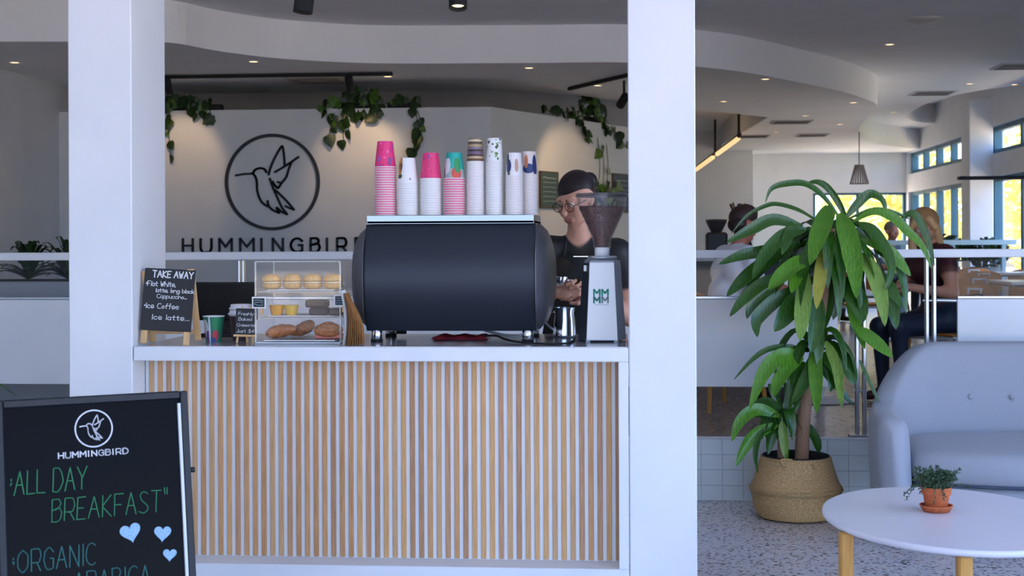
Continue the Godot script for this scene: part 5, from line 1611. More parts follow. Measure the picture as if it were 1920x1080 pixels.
# ---------- sofa ----------
func sofa() -> void:
	var fabric := textured(noise(0.11, ["9a9fa8", "a7abb4", "b4b7bf"], Vector3.ONE, true, 512, 47), Vector3.ONE * 3.0, 0.95, {"rim_enabled": true, "rim": 0.3, "rim_tint": 0.6})
	var t := thing("sofa", "grey-blue fabric loveseat with a rounded back behind the white coffee table", "sofa", Vector3(2.03, 0, -7.12), deg_to_rad(-3.0))
	# wrap-around back and arms: a rounded section swept along a U
	var path := smooth([Vector2(-0.77, 0.42), Vector2(-0.785, 0.2), Vector2(-0.77, -0.08), Vector2(-0.7, -0.3), Vector2(-0.52, -0.43), Vector2(-0.26, -0.475), Vector2(0, -0.485), Vector2(0.26, -0.475), Vector2(0.52, -0.43), Vector2(0.7, -0.3), Vector2(0.77, -0.08), Vector2(0.785, 0.2), Vector2(0.77, 0.42)], 6)
	var rows := []
	var n := path.size()
	for i in n:
		var f := float(i) / (n - 1)
		var d: Vector2 = (path[mini(i + 1, n - 1)] - path[maxi(i - 1, 0)]).normalized()
		var outw := Vector2(d.y, -d.x) * -1.0
		if outw.dot(path[i] - Vector2(0, 0.1)) < 0.0: outw = -outw
		var back := smoothstep(0.19, 0.36, minf(f, 1.0 - f))
		var h := lerpf(0.6, 0.885, back) + 0.02 * sin(PI * f)
		var th := lerpf(0.075, 0.085, back)
		var lean := lerpf(0.03, 0.11, back)
		var e := smoothstep(0.0, 0.03, minf(f, 1.0 - f))
		var row := []
		var K := 24
		for k in K + 1:
			var a := TAU * k / K
			var cx := signf(cos(a)) * pow(absf(cos(a)), 0.5)
			var sy := signf(sin(a)) * pow(absf(sin(a)), 0.38)
			var y := lerpf(0.13, h, sy * 0.5 + 0.5) * 1.0
			y = lerpf(0.36, y, lerpf(0.82, 1.0, e))
			var hh := clampf((y - 0.13) / 0.75, 0.0, 1.0)
			var off: float = cx * th * lerpf(0.35, 1.0, e) + (hh - 0.35) * lean
			row.append(Vector3(path[i].x + outw.x * off, y, path[i].y + outw.y * off))
		rows.append(row)
	var first := []
	var last := []
	for p in rows[0]: first.append(Vector3(path[0].x, 0.36, path[0].y + 0.012))
	for p in rows[-1]: last.append(Vector3(path[-1].x, 0.36, path[-1].y + 0.012))
	rows.push_front(first); rows.append(last)
	var m := MB.new()
	m.grid(rows)
	part(m, "back_and_arms", fabric, t)
	# seat base and cushion: rounded outline lofted through a profile
	var plan := smooth([Vector2(0, 0.52), Vector2(-0.35, 0.49), Vector2(-0.62, 0.41), Vector2(-0.7, 0.28), Vector2(-0.69, -0.05), Vector2(-0.6, -0.3), Vector2(-0.3, -0.36), Vector2(0, -0.37), Vector2(0.3, -0.36), Vector2(0.6, -0.3), Vector2(0.69, -0.05), Vector2(0.7, 0.28), Vector2(0.62, 0.41), Vector2(0.35, 0.49), Vector2(0, 0.52)], 5)
	var loft := func(prof: Array) -> MB:
		var q := MB.new()
		var rr := []
		for pr in prof:
			var row := []
			for p in plan: row.append(Vector3(p.x * pr.x, pr.y, 0.06 + (p.y - 0.06) * pr.x))
			rr.append(row)
		q.grid(rr)
		return q
	part(loft.call([Vector2(0, 0.14), Vector2(0.9, 0.14), Vector2(0.96, 0.17), Vector2(0.965, 0.27), Vector2(0.9, 0.3), Vector2(0, 0.3)]), "seat_base", fabric, t)
	var cu := part(loft.call([Vector2(0, 0.295), Vector2(0.93, 0.297), Vector2(0.985, 0.32), Vector2(1.0, 0.365), Vector2(0.99, 0.41), Vector2(0.95, 0.442), Vector2(0.85, 0.458), Vector2(0.5, 0.468), Vector2(0, 0.47)]), "seat_cushion", fabric, t)
	var pip := []
	for p in plan: pip.append(Vector3(p.x * 0.99, 0.306, 0.06 + (p.y - 0.06) * 0.99))
	part(tubed(pip, 0.007, 6), "piping", mat("4a5468", 0.9), cu)
	for x in [-0.5, -0.29, -0.08, 0.13, 0.34]:
		var bm := MB.new()
		bm.ball(Vector3(x, 0.625, -0.372 - 0.055 * (1.0 - x * x * 1.6)), Vector3(0.015, 0.015, 0.009), 12, 8)
		part(bm, "button", fabric, t)
	for x in [-0.55, 0.55]:
		for z in [-0.3, 0.36]: part(rod(Vector3(x * 1.06, 0, z * 1.05), Vector3(x, 0.145, z), [0.014, 0.022], 12), "leg", M.leg_wood, t)

func coffee_table() -> void:
	var t := thing("coffee_table", "white oval coffee table with honey wood legs in front of the sofa", "table", Vector3(1.142, 0, -5.218), deg_to_rad(3.0))
	var rows := []
	for pr in [Vector2(0, 0.424), Vector2(0.975, 0.424), Vector2(0.995, 0.43), Vector2(1.0, 0.438), Vector2(0.997, 0.447), Vector2(0.985, 0.45), Vector2(0, 0.45)]:
		var row := []
		for k in 73:
			var a := TAU * k / 72
			row.append(Vector3(0.442 * pr.x * cos(a), pr.y, 0.598 * pr.x * sin(a)))
		rows.append(row)
	var m := MB.new()
	m.grid(rows)
	part(m, "top", mat("eceaf2", 0.3), t)
	for p in [[-0.405, 0.17], [-0.1, 0.53], [0.17, -0.43], [0.4, -0.1]]:
		part(bx(Vector3(p[0], 0.212, p[1]), Vector3(0.046, 0.424, 0.046), 0.006), "leg", M.leg_wood, t)
	var apron := bx(Vector3(0, 0.405, 0), Vector3(0.5, 0.035, 0.04), 0.003)
	part(apron, "apron", M.leg_wood, t)
	# potted herb
	var at := Vector3(1.11, 0.45, -5.29)
	var clay := textured(noise(0.05, ["b4552c", "c7683a", "d57a4a"], Vector3.ONE, true, 128, 48), Vector3.ONE * 9, 0.8)
	var h := thing("potted_herb", "small thyme plant in a terracotta pot on the coffee table", "potted plant", at)
	var sc := thing("pot_saucer", "terracotta saucer under the small herb pot", "saucer", at)
	part(lathed([Vector2(0, 0.001), Vector2(0.047, 0.001), Vector2(0.058, 0.02), Vector2(0.06, 0.024), Vector2(0.056, 0.025), Vector2(0.053, 0.021), Vector2(0.045, 0.006), Vector2(0, 0.006)], 36), "dish", clay, sc)
	part(lathed([Vector2(0, 0.007), Vector2(0.038, 0.007), Vector2(0.047, 0.062), Vector2(0.052, 0.063), Vector2(0.0545, 0.09), Vector2(0.0505, 0.0905), Vector2(0.047, 0.08), Vector2(0, 0.08)], 36), "pot", clay, h)
	part(lathed([Vector2(0.047, 0.081), Vector2(0, 0.083)], 24), "soil", M.soil, h)
	var g := RandomNumberGenerator.new()
	g.seed = 5
	var fo := MB.new()
	var st := MB.new()
	for i in 150:
		var a := g.randf() * TAU
		var d := Vector3(cos(a), 0, sin(a))
		var r := sqrt(g.randf()) * 0.042
		var out := g.randf_range(0.0, 0.055) if i > 12 else 0.075
		var up := g.randf_range(0.03, 0.075) if i > 12 else g.randf_range(-0.05, 0.03)
		var p0 := d * r + Vector3(0, 0.08, 0)
		var p2 := p0 + d * out + Vector3(0, up, 0)
		var p1 := p0 + d * out * 0.4 + Vector3(0, maxf(up * 0.75, 0.02), 0)
		var pth := smooth([p0, p1, p2], 5)
		st.tube(pth, 0.0008, 4)
		for k in range(2, pth.size()):
			for s in 3:
				var q := Vector3(g.randfn(), g.randfn() * 0.6, g.randfn()).normalized()
				var c: Vector3 = pth[k]
				var L := g.randf_range(0.006, 0.0105)
				var side := q.cross(Vector3(g.randfn(), g.randfn(), g.randfn())).normalized() * L * 0.4
				var sh := g.randf_range(0.7, 1.3)
				fo.tint = Color(0.055 * sh, 0.11 * sh, 0.05 * sh)
				fo.flat([c, c + q * L * 0.5 + side, c + q * L, c + q * L * 0.5 - side], c - Vector3(0, 1, 0))
	part(st, "stems", mat("4a4a34", 0.8), h).set_meta("kind", "stuff")
	part(fo, "foliage", mat("ffffff", 0.6, 0.0, {"vertex_color_use_as_albedo": true}), h, true).set_meta("kind", "stuff")

# ---------- dining floor ----------
func make_chair(at: Vector3, turn: float, label: String) -> Node3D:
	var t := thing("dining_chair", label, "chair", at, turn)
	var white := mat("dfe3e8", 0.4)
	# front is +z
	var rows := []
	for i in 8:
		var f := i / 7.0
		var row := []
		for k in 13:
			var x := lerpf(-0.22, 0.22, k / 12.0) * (1.0 - 0.16 * pow(f, 3.0))
			row.append(Vector3(x, lerpf(0.56, 0.77, f) - 0.03 * pow(absf(k / 6.0 - 1.0), 3.0) * f, -0.2 - 0.07 * f + 0.055 * pow(absf(k / 6.0 - 1.0), 2.0)))
		rows.append(row)
	var m := MB.new()
	m.grid(rows)
	var rows2 := []
	for r in rows:
		var q := []
		for p in r: q.append(p + Vector3(0, 0, -0.012))
		rows2.append(q)
	m.grid(rows2, false, true)
	var edge := []
	for e in [rows, rows2]:
		var loop := []
		for p in e[0]: loop.append(p)
		for i in range(1, 8): loop.append(e[i][-1])
		for k in range(11, -1, -1): loop.append(e[7][k])
		for i in range(6, -1, -1): loop.append(e[i][0])
		edge.append(loop)
	m.grid(edge)
	var bk := part(m, "backrest", M.plywood, t)
	m = MB.new()
	for s in [-1.0, 1.0]: m.box(Vector3(s * 0.055, 0.725, -0.268), Vector3(0.016, 0.04, 0.05), 0.003)
	m.box(Vector3(0, 0.745, -0.268), Vector3(0.126, 0.016, 0.05), 0.003)
	part(m, "handle", white, bk)
	part(bx(Vector3(0, 0.45, 0.0), Vector3(0.44, 0.016, 0.43), 0.006), "seat", M.plywood, t)
	for s in [-1.0, 1.0]:
		part(tubed(smooth([Vector3(s * 0.23, 0.42, 0.2), Vector3(s * 0.235, 0.415, -0.05), Vector3(s * 0.235, 0.43, -0.18), Vector3(s * 0.235, 0.52, -0.22), Vector3(s * 0.225, 0.68, -0.235)], 5), 0.013, 8), "side_frame", white, t)
		for z in [0.17, -0.18]: part(rod(Vector3(s * 0.24, 0, z * 1.25), Vector3(s * 0.2, 0.44, z), [0.013, 0.019], 8), "leg", M.leg_wood, t)
	part(bx(Vector3(0, 0.425, 0.0), Vector3(0.44, 0.03, 0.39), 0.004), "under_frame", white, t)
	return t

func make_table(at: Vector3, label: String, w := 0.7) -> void:
	var t := thing("dining_table", label, "table", at)
	part(bx(Vector3(0, 0.735, 0), Vector3(w, 0.025, w), 0.004), "top", mat("d9dde0", 0.3), t)
	part(bx(Vector3(0, 0.715, 0), Vector3(w - 0.02, 0.016, w - 0.02)), "edge_band", mat("3a3f45", 0.5), t)
	part(rod(Vector3(0, 0.02, 0), Vector3(0, 0.71, 0), 0.032, 12), "column", mat("e1e4e8", 0.4), t)
	part(lathed([Vector2(0, 0), Vector2(0.24, 0), Vector2(0.24, 0.012), Vector2(0.04, 0.025), Vector2(0, 0.025)], 28), "foot", mat("e1e4e8", 0.4), t)

func dining() -> void:
	var U := UP
	make_chair(Vector3(2.18, U, -9.95), deg_to_rad(-55), "wooden chair with white frame that the blonde woman sits on")
	make_chair(Vector3(0.57, U, -9.35), deg_to_rad(120), "wooden chair that the man in the white shirt sits on")
	var chairs := [[3.92, -16.9, 180, "wooden chair with a white handle straight behind the blonde woman's chair"], [3.02, -13.0, 185, "wooden chair directly right of the blonde woman, nearest empty one"], [4.35, -16.2, 178, "wooden chair cut off at the right edge beyond the table"], [3.6, -13.15, 172, "wooden chair pushed up behind the grey dining table"], [3.55, -15.0, 184, "wooden chair in the middle of the row behind the grey table"], [2.3, -14.6, 170, "wooden chair behind the blonde woman's head"]]
	for c in chairs: make_chair(Vector3(c[0], U, c[1]), deg_to_rad(c[2]), c[3])
	make_table(Vector3(1.28, U, -9.75), "white dining table hidden behind the tall plant", 0.66)
	make_table(Vector3(3.42, U, -12.05), "grey dining table with a dark edge at the right side", 0.75)
	make_table(Vector3(4.1, U, -15.3), "far dining table near the right windows", 0.75)
	make_table(Vector3(2.75, U, -15.9), "far dining table in the middle of the room", 0.75)
	var jar := single(lathed([Vector2(0, 0), Vector2(0.036, 0), Vector2(0.038, 0.01), Vector2(0.034, 0.07), Vector2(0.026, 0.11), Vector2(0.026, 0.125), Vector2(0, 0.127)], 24), "sugar_jar", mat("f0eef0", 0.4), "white sugar jar standing on the grey dining table at right", "jar")
	jar.position = Vector3(3.26, U + 0.748, -11.95)
	var pap := single(bx(Vector3(0, 0.004, 0), Vector3(0.3, 0.008, 0.21), 0.001), "menu_card", mat("e9eaee", 0.7), "white menu card on the table before the blonde woman", "menu")
	pap.position = Vector3(1.42, U + 0.748, -9.7)
	pap.rotation.y = 0.5
	# far balustrade
	var fr := thing("far_balustrade", "pale blue far balustrade before the windows", "balustrade", Vector3(3.3, U, -17.6))
	part(bx(Vector3(0, 1.06, 0), Vector3(2.7, 0.06, 0.06), 0.004), "top_rail", mat("a9cbd6", 0.5), fr)
	for i in 5: part(bx(Vector3(-1.2 + 0.6 * i, 0.53, 0), Vector3(0.05, 1.06, 0.05), 0.003), "post", mat("8fb4c2", 0.5), fr)
	part(bx(Vector3(0, 0.55, 0), Vector3(2.6, 0.02, 0.02)), "mid_rail", mat("7fa4b4", 0.5), fr)
	# flower bed beyond it
	var g := RandomNumberGenerator.new()
	g.seed = 15
	for p in [[3.95, 0.34, "dark green bush by the window behind the far balustrade, left one"], [4.47, 0.3, "dark green bush by the window behind the far balustrade, right one"]]:
		var t := thing("potted_bush", p[2], "plant", Vector3(p[0], U, -18.3))
		part(lathed([Vector2(0, 0), Vector2(0.16, 0), Vector2(0.2, 0.75), Vector2(0, 0.75)], 20), "pot", mat("5a6a70", 0.6), t)
		var m := MB.new()
		for i in 420:
			var d := Vector3(g.randfn(), g.randfn() * 0.8, g.randfn()).normalized() * pow(g.randf(), 0.4) * 0.3
			var a := Vector3(g.randfn(), g.randfn(), g.randfn()).normalized() * 0.05
			var b := a.cross(Vector3(g.randfn(), g.randfn(), g.randfn())).normalized() * 0.03
			var q := Vector3(0, 0.75 + p[1] * 0.6, 0) + d * Vector3(1, p[1] * 2.0, 1)
			m.flat([q - a, q + b, q + a, q - b], Vector3(0, 0.8, 0))
		part(m, "foliage", M.vine, t).set_meta("kind", "stuff")
	# service bench with dried flowers right of the column
	var sb := thing("service_bench", "dark service bench behind the man with the cap", "bench", Vector3(0.98, U, -13.6))
	part(bx(Vector3(0, 0.45, 0), Vector3(0.9, 0.9, 0.5), 0.005), "cupboard", mat("2c3136", 0.6), sb)
	part(bx(Vector3(0, 0.915, 0), Vector3(0.96, 0.03, 0.55), 0.004), "bench_top", mat("cfd3d6", 0.4), sb)
	for s in [-1.0, 1.0]: part(bx(Vector3(s * 0.22, 0.46, 0.252), Vector3(0.42, 0.8, 0.012), 0.003), "door", mat("3a4046", 0.6), sb)
	var gm := thing("bench_grinder", "dark coffee grinder on the service bench", "grinder", Vector3(0.82, U + 0.93, -13.55))
	part(bx(Vector3(0, 0.12, 0), Vector3(0.2, 0.24, 0.2), 0.02), "body", mat("23262c", 0.5), gm)
	part(lathed([Vector2(0.05, 0.24), Vector2(0.1, 0.34), Vector2(0.1, 0.36), Vector2(0, 0.365)], 20), "hopper", mat("3c3a3c", 0.4), gm)
	var df := thing("dried_flowers", "brown dried flower bunch in a dark vase on the service bench", "flowers", Vector3(1.08, U + 0.93, -13.55))
	part(lathed([Vector2(0, 0), Vector2(0.06, 0), Vector2(0.08, 0.1), Vector2(0.05, 0.2), Vector2(0, 0.2)], 20), "vase", M.matt_black, df)
	for i in 46:
		var a := g.randf() * TAU
		var r := g.randf_range(0.02, 0.16)
		var tip := Vector3(cos(a) * r, g.randf_range(0.32, 0.52), sin(a) * r)
		part(rod(Vector3(0, 0.18, 0), tip, [0.003, 0.012], 5), "stalk", [mat("5a4028", 0.9), mat("8a6a44", 0.9), mat("3a2c22", 0.9)][i % 3], df)

# ---------- people ----------
func head_prims(xf: Transform3D, skin: Color, lips: Color, brow: Color) -> Array:
	var b := xf.basis.inverse()
	var P := func(x: float, y: float, z: float) -> Vector3: return xf * Vector3(x, y, z)
	var q := [
		[P.call(0, 0.035, -0.014), Vector3(0.074, 0.088, 0.093), b, skin], [P.call(0, -0.035, 0.018), Vector3(0.056, 0.078, 0.068), b, skin],
		[P.call(0, -0.088, 0.052), P.call(0, -0.09, 0.058), 0.024, 0.02, skin], [P.call(0, 0.014, 0.08), P.call(0, -0.026, 0.1), 0.009, 0.0135, skin],
		[P.call(-0.034, 0.03, 0.07), P.call(0.034, 0.03, 0.07), 0.014, 0.014, skin],
		[P.call(-0.018, -0.058, 0.081), P.call(0.018, -0.058, 0.081), 0.0065, 0.0065, lips], [P.call(-0.013, -0.067, 0.08), P.call(0.013, -0.067, 0.08), 0.007, 0.007, lips],
	]
	for s in [-1.0, 1.0]:
		q.append([P.call(s * 0.04, -0.02, 0.05), P.call(s * 0.036, -0.03, 0.05), 0.027, 0.027, skin])
		q.append([P.call(s * 0.077, 0.0, -0.012), Vector3(0.012, 0.031, 0.02), b, skin])
		q.append([P.call(s * 0.031, 0.009, 0.078), P.call(s * 0.032, 0.009, 0.078), 0.0088, 0.0088, lin("d9cfc8")])
		q.append([P.call(s * 0.031, 0.008, 0.0845), P.call(s * 0.032, 0.008, 0.0845), 0.0038, 0.0038, lin("3a2a22")])
		q.append([P.call(s * 0.018, 0.031, 0.084), P.call(s * 0.046, 0.032, 0.0715), 0.0028, 0.0024, brow])
	return q

func hand_prims(xf: Transform3D, skin: Color, curl: float, side: float) -> Array:   # fingers along +y, palm faces -z, thumb at +x times side
	var q := [[xf * Vector3(0, 0.046, 0), Vector3(0.04, 0.05, 0.0155), xf.basis.inverse(), skin], [xf * Vector3(0, -0.02, 0), xf * Vector3(0, 0.02, 0), 0.025, 0.028, skin]]
	for f in [[-0.029, 0.082, 0.055, 0.0078], [-0.01, 0.09, 0.07, 0.0088], [0.01, 0.092, 0.076, 0.009], [0.029, 0.087, 0.066, 0.0088]]:
		var p := Vector3(f[0] * side, f[1], 0)
		var a := curl * 0.5
		for k in 3:
			var L: float = f[2] * [0.44, 0.31, 0.25][k]
			var e := p + Vector3(0, cos(a), -sin(a)) * L
			q.append([xf * p, xf * e, f[3] * (1.0 - 0.1 * k), f[3] * (0.9 - 0.1 * k), skin])
			p = e
			a += curl
	q.append([xf * Vector3(0.03 * side, 0.025, -0.004), xf * Vector3(0.05 * side, 0.056, -0.016), 0.0115, 0.0105, skin])
	q.append([xf * Vector3(0.05 * side, 0.056, -0.016), xf * Vector3(0.046 * side, 0.084, -0.032), 0.01, 0.008, skin])
	return q

func look(at: Vector3, yaw: float, pitch: float, tilt := 0.0) -> Transform3D:
	return Transform3D(Basis(Vector3.UP, yaw) * Basis(Vector3.RIGHT, pitch) * Basis(Vector3(0, 0, 1), tilt), at)

func hand_at(wrist: Vector3, along: Vector3, palm: Vector3) -> Transform3D:
	var y := along.normalized()
	var z := -(palm - y * palm.dot(y)).normalized()
	return Transform3D(Basis(y.cross(z), y, z), wrist)

func people() -> void:
	barista()
	sitter_woman()
	sitter_man()
	far_guest(Vector3(3.35, UP, -18.9), "person with grey hair seated far off by the windows", lin("77706c"), lin("39506b"))
	far_guest(Vector3(2.75, UP, -19.9), "dark haired person seated far off beside the grey haired one", lin("3a2418"), lin("7a6a5c"))

func barista() -> void:
	var o := Vector3(-0.21, 0, -6.5)
	var t := thing("person", "barista in a black t-shirt and apron with glasses, holding a coffee handle", "person", o)
	var skin := lin("dca68c")
	var black := lin("17181b")
	var jean := lin("20242c")
	var V := func(x: float, y: float, z: float) -> Vector3: return Vector3(x, y, z)
	var q := [
		[V.call(-0.07, 0.95, 0.0), V.call(0.07, 0.95, 0.0), 0.125, 0.125, jean],
		[V.call(0, 1.02, 0.0), V.call(0, 1.16, 0.0), 0.125, 0.12, black],
		[V.call(-0.05, 1.27, 0.01), V.call(0.05, 1.27, 0.01), 0.125, 0.125, black],
		[V.call(-0.14, 1.405, 0.0), V.call(0.14, 1.39, 0.0), 0.062, 0.062, black],
		[V.call(-0.02, 1.40, 0.0), V.call(-0.02, 1.55, 0.03), 0.056, 0.048, skin],
		[V.call(-0.175, 1.40, 0.02), V.call(-0.215, 1.25, 0.06), 0.062, 0.056, black],
		[V.call(-0.215, 1.25, 0.06), V.call(-0.235, 1.13, 0.1), 0.046, 0.04, skin],
		[V.call(-0.235, 1.13, 0.1), V.call(-0.12, 1.215, 0.27), 0.04, 0.027, skin],
		[V.call(0.165, 1.385, 0.0), V.call(0.195, 1.25, 0.03), 0.062, 0.056, black],
		[V.call(0.195, 1.25, 0.03), V.call(0.215, 1.1, 0.05), 0.047, 0.042, skin],
		[V.call(0.215, 1.1, 0.05), V.call(0.04, 1.205, 0.25), 0.042, 0.027, skin],
	]
	for s in [-1.0, 1.0]:
		q.append([V.call(s * 0.09, 0.9, 0.0), V.call(s * 0.095, 0.5, 0.015), 0.095, 0.062, jean])
		q.append([V.call(s * 0.095, 0.5, 0.015), V.call(s * 0.1, 0.1, -0.01), 0.062, 0.042, jean])
		q.append([V.call(s * 0.1, 0.045, -0.02), V.call(s * 0.11, 0.035, 0.15), 0.042, 0.033, lin("222222")])
	var m := MB.new()
	body(m, q, 0.0085, 0.03)
	var hx := look(Vector3(-0.03, 1.622, 0.06), deg_to_rad(-36), deg_to_rad(21))
	body(m, head_prims(hx, skin, lin("bd7d70"), lin("4a342c")), 0.0042, 0.012)
	body(m, hand_prims(hand_at(Vector3(-0.12, 1.215, 0.27), Vector3(0.75, 0.12, 0.45), Vector3(0.1, 0.4, -1)), skin, 0.75, 1.0), 0.0035, 0.006)
	body(m, hand_prims(hand_at(Vector3(0.04, 1.205, 0.25), Vector3(-0.85, 0.22, 0.35), Vector3(-0.1, -0.7, -0.8)), skin, 0.7, -1.0), 0.0035, 0.006)
	part(m, "body", M.skin, t, true)
	m = MB.new()
	var hair := lin("1d1512")
	var hb := hx.basis.inverse()
	body(m, [[hx * Vector3(0, 0.05, -0.022), Vector3(0.081, 0.088, 0.093), hb, hair], [hx * Vector3(0, 0.0, -0.05), Vector3(0.076, 0.075, 0.064), hb, hair], [hx * Vector3(0, 0.055, -0.13), Vector3(0.038, 0.038, 0.032), hb, hair]], 0.005, 0.014)
	part(m, "hair", M.hair, t, true)
	m = MB.new()
	for s in [-1.0, 1.0]:
		var loop := []
		for i in 21:
			var a := TAU * i / 20
			loop.append(hx * Vector3(s * 0.034 + cos(a) * 0.025, 0.004 + sin(a) * 0.02, 0.102 - 0.006 * absf(cos(a))))
		m.tube(loop, 0.0019, 6, false)
		m.tube([hx * Vector3(s * 0.06, 0.01, 0.097), hx * Vector3(s * 0.078, 0.012, 0.05), hx * Vector3(s * 0.081, 0.01, -0.01)], 0.0018, 5)
	m.tube([hx * Vector3(-0.009, 0.01, 0.103), hx * Vector3(0, 0.013, 0.106), hx * Vector3(0.009, 0.01, 0.103)], 0.0018, 5)
	part(m, "glasses", mat("3a2024", 0.3), t)
	# apron: bib and skirt round the front, straps over the shoulders
	var rows := []
	for r in [[1.375, 0.1, 0.1], [1.3, 0.12, 0.118], [1.2, 0.15, 0.14], [1.1, 0.17, 0.142], [0.98, 0.19, 0.15], [0.8, 0.2, 0.16], [0.62, 0.21, 0.165]]:
		var row := []
		for k in 13:
			var f := k / 6.0 - 1.0
			row.append(Vector3(f * r[1], r[0], 0.014 + r[2] * (1.0 - 0.45 * f * f)))
		rows.append(row)
	m = MB.new()
	m.grid(rows)
	for s in [-1.0, 1.0]: m.tube([Vector3(s * 0.085, 1.37, 0.075), Vector3(s * 0.075, 1.45, 0.045), Vector3(s * 0.06, 1.475, -0.02)], 0.007, 6)
	part(m, "apron", mat("26292c", 0.85), t)
	var pf := thing("portafilter", "chrome and black coffee handle in the barista's hands", "coffee handle", Vector3(-0.3, 1.262, -6.205), deg_to_rad(14))
	part(lathed([Vector2(0, -0.02), Vector2(0.022, -0.018), Vector2(0.033, 0.0), Vector2(0.034, 0.022), Vector2(0.03, 0.024), Vector2(0.028, 0.0), Vector2(0, -0.004)], 24), "basket", M.chrome, pf)
	part(rod(Vector3(0.03, 0.004, 0), Vector3(0.06, 0.003, 0), 0.009, 10), "neck", M.chrome, pf)
	part(rod(Vector3(0.058, 0.003, 0), Vector3(0.155, -0.004, 0), [0.011, 0.014], 12), "grip", M.matt_black, pf)

func seated(skin: Color, top: Color, sleeve: Color, fore: Color, legs: Color, shoe: Color, la: Array, ra: Array, bend := 0.05) -> Array:   # hip at the origin's height 0.5, facing +z; la, ra: elbow and wrist
	var q := [
		[Vector3(-0.06, 0.54, 0), Vector3(0.06, 0.54, 0), 0.13, 0.13, legs], [Vector3(0, 0.62, bend * 0.2), Vector3(0, 0.75, bend * 0.4), 0.115, 0.115, top],
		[Vector3(-0.06, 0.88, bend), Vector3(0.06, 0.88, bend), 0.12, 0.12, top], [Vector3(-0.12, 1.0, bend * 1.2), Vector3(0.12, 1.0, bend * 1.2), 0.062, 0.062, top],
		[Vector3(0, 1.0, bend * 1.3), Vector3(0, 1.13, bend * 1.3 + 0.03), 0.052, 0.045, skin],
	]
	for a in [[-1.0, la], [1.0, ra]]:
		var sh := Vector3(a[0] * 0.165, 0.99, bend * 1.2)
		q.append([sh, sh.lerp(a[1][0], 0.45), 0.058, 0.052, top])
		q.append([sh.lerp(a[1][0], 0.4), a[1][0], 0.05, 0.041, sleeve])
		q.append([a[1][0], a[1][1], 0.041, 0.026, fore])
	for s in [-1.0, 1.0]:
		q.append([Vector3(s * 0.09, 0.53, 0.03), Vector3(s * 0.1, 0.5, 0.43), 0.09, 0.062, legs])
		q.append([Vector3(s * 0.1, 0.5, 0.43), Vector3(s * 0.1, 0.1, 0.4), 0.06, 0.04, legs])
		q.append([Vector3(s * 0.1, 0.045, 0.38), Vector3(s * 0.11, 0.035, 0.54), 0.04, 0.03, shoe])
	return q

func sitter_woman() -> void:
	var t := thing("person", "blonde woman in a dark red sleeveless top seated at a table", "person", Vector3(2.12, UP, -9.95), deg_to_rad(-62))
	var skin := lin("c88f74")
	var top := lin("3c141a")
	var la := [Vector3(-0.24, 0.74, 0.14), Vector3(-0.1, 0.77, 0.36)]
	var ra := [Vector3(0.26, 0.73, 0.12), Vector3(0.1, 0.77, 0.35)]
	var q := seated(skin, top, skin, skin, lin("16283f"), lin("3a1d1a"), la, ra, 0.06)
	var m := MB.new()
	body(m, q, 0.014, 0.035)
	var hx := look(Vector3(0, 1.165, 0.13), 0.75, deg_to_rad(22))
	body(m, head_prims(hx, skin, lin("b5625a"), lin("6a4a30")), 0.0055, 0.012)
	body(m, hand_prims(hand_at(la[1], Vector3(0.4, 0, 0.9), Vector3(0, -1, 0)), skin, 0.3, 1.0), 0.0045, 0.006)
	body(m, hand_prims(hand_at(ra[1], Vector3(-0.4, 0, 0.9), Vector3(0, -1, 0)), skin, 0.3, -1.0), 0.0045, 0.006)
	part(m, "body", M.skin, t, true)
	m = MB.new()
	var c1 := lin("d3ab78")
	var c2 := lin("a87c50")
	var hb := hx.basis.inverse()
	body(m, [[hx * Vector3(0, 0.05, -0.026), Vector3(0.085, 0.092, 0.098), hb, c2], [hx * Vector3(-0.075, 0.0, 0.0), hx * Vector3(-0.085, -0.17, 0.04), 0.035, 0.028, c1], [hx * Vector3(0.075, 0.0, 0.0), hx * Vector3(0.1, -0.17, -0.01), 0.033, 0.026, c1], [hx * Vector3(0, 0.0, -0.08), hx * Vector3(0, -0.2, -0.09), 0.065, 0.06, c1], [hx * Vector3(-0.04, 0.085, 0.05), hx * Vector3(-0.075, 0.03, 0.05), 0.026, 0.024, c1], [hx * Vector3(0.04, 0.085, 0.05), hx * Vector3(0.075, 0.03, 0.05), 0.026, 0.024, c1]], 0.007, 0.016)
	part(m, "hair", M.hair, t, true)
	# bag on the chair
	var bg := thing("handbag", "black handbag with a brass buckle on the seat behind the blonde woman", "bag", Vector3(2.33, UP + 0.462, -9.8), 0.6)
	part(bx(Vector3(0, 0.09, 0), Vector3(0.2, 0.18, 0.09), 0.03), "body", mat("141416", 0.4), bg)
	part(tubed(smooth([Vector3(-0.06, 0.17, 0), Vector3(-0.05, 0.25, 0), Vector3(0.05, 0.25, 0), Vector3(0.06, 0.17, 0)], 5), 0.007), "handle", mat("141416", 0.4), bg)
	part(bx(Vector3(0, 0.1, 0.048), Vector3(0.035, 0.03, 0.006), 0.002), "buckle", mat("b9954a", 0.3, 0.9), bg)

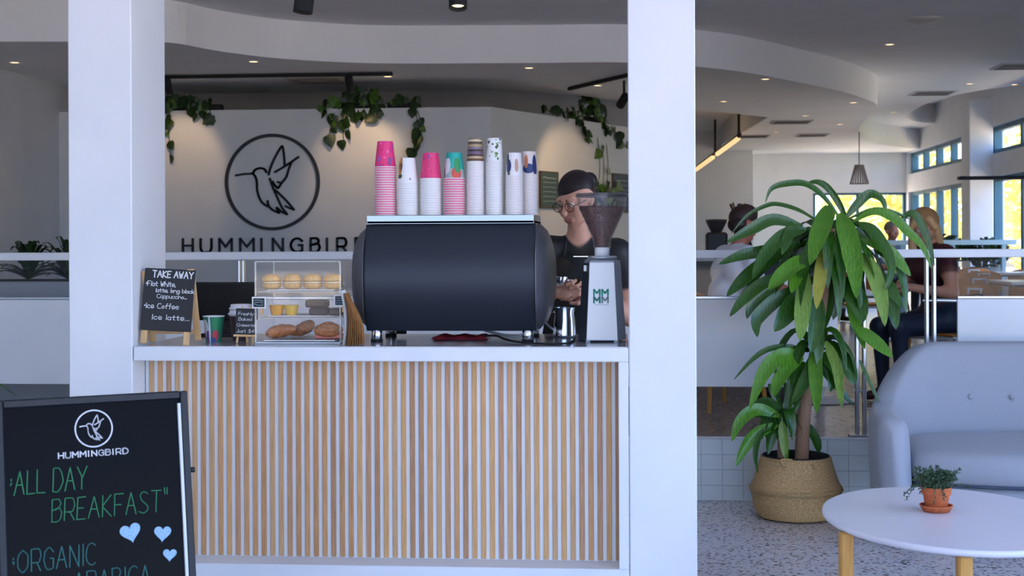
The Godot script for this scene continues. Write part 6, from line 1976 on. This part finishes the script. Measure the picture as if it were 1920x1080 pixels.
func sitter_man() -> void:
	var t := thing("person", "man in a white shirt and dark cap seated behind the plant, facing away", "person", Vector3(0.59, UP, -9.35), deg_to_rad(118))
	var skin := lin("b5705a")
	var sh := lin("eef0f6")
	var la := [Vector3(-0.24, 0.72, 0.16), Vector3(-0.12, 0.77, 0.4)]
	var ra := [Vector3(0.25, 0.72, 0.14), Vector3(0.12, 0.77, 0.38)]
	var q := seated(skin, sh, sh, skin, lin("3a3430"), lin("2a2420"), la, ra, 0.1)
	var m := MB.new()
	body(m, q, 0.014, 0.035)
	var hx := look(Vector3(0, 1.185, 0.175), 0.1, deg_to_rad(18))
	body(m, head_prims(hx, skin, lin("a05a50"), lin("2a1c16")), 0.0055, 0.012)
	body(m, hand_prims(hand_at(la[1], Vector3(0.3, 0, 0.95), Vector3(0, -1, 0)), skin, 0.3, 1.0), 0.0045, 0.006)
	body(m, hand_prims(hand_at(ra[1], Vector3(-0.3, 0, 0.95), Vector3(0, -1, 0)), skin, 0.3, -1.0), 0.0045, 0.006)
	part(m, "body", M.skin, t, true)
	m = MB.new()
	var hb := hx.basis.inverse()
	var cc := lin("3a2620")
	body(m, [[hx * Vector3(0, 0.06, -0.018), Vector3(0.083, 0.078, 0.1), hb, cc], [hx * Vector3(0, 0.052, 0.1), Vector3(0.06, 0.008, 0.06), hb, cc]], 0.006, 0.012)
	part(m, "cap", M.hair, t, true)
	m = MB.new()
	body(m, [[hx * Vector3(0, 0.0, -0.04), Vector3(0.077, 0.06, 0.07), hb, lin("2a1c16")]], 0.007, 0.01)
	part(m, "hair", M.hair, t, true)

func far_guest(at: Vector3, label: String, hair: Color, top: Color) -> void:
	var t := thing("person", label, "person", at, deg_to_rad(30))
	var skin := lin("b5806a")
	var q := seated(skin, top, top, skin, lin("2c3038"), lin("1c1c1c"), [Vector3(-0.24, 0.74, 0.14), Vector3(-0.1, 0.77, 0.36)], [Vector3(0.24, 0.74, 0.14), Vector3(0.1, 0.77, 0.36)], 0.05)
	for s in [-1.0, 1.0]: q.append([Vector3(s * 0.1, 0.77, 0.36), Vector3(s * 0.08, 0.77, 0.45), 0.028, 0.02, skin])
	var m := MB.new()
	body(m, q, 0.02, 0.035)
	var hx := look(Vector3(0, 1.2, 0.1), 0.0, 0.1)
	body(m, head_prims(hx, skin, lin("9a5a50"), hair), 0.008, 0.012)
	part(m, "body", M.skin, t, true)
	m = MB.new()
	body(m, [[hx * Vector3(0, 0.05, -0.026), Vector3(0.083, 0.09, 0.095), hx.basis.inverse(), hair]], 0.009, 0.01)
	part(m, "hair", M.hair, t, true)
	var c := make_chair(at + Vector3(-0.02, 0, -0.04), deg_to_rad(30), "wooden chair under the " + label.split(" seated")[0])
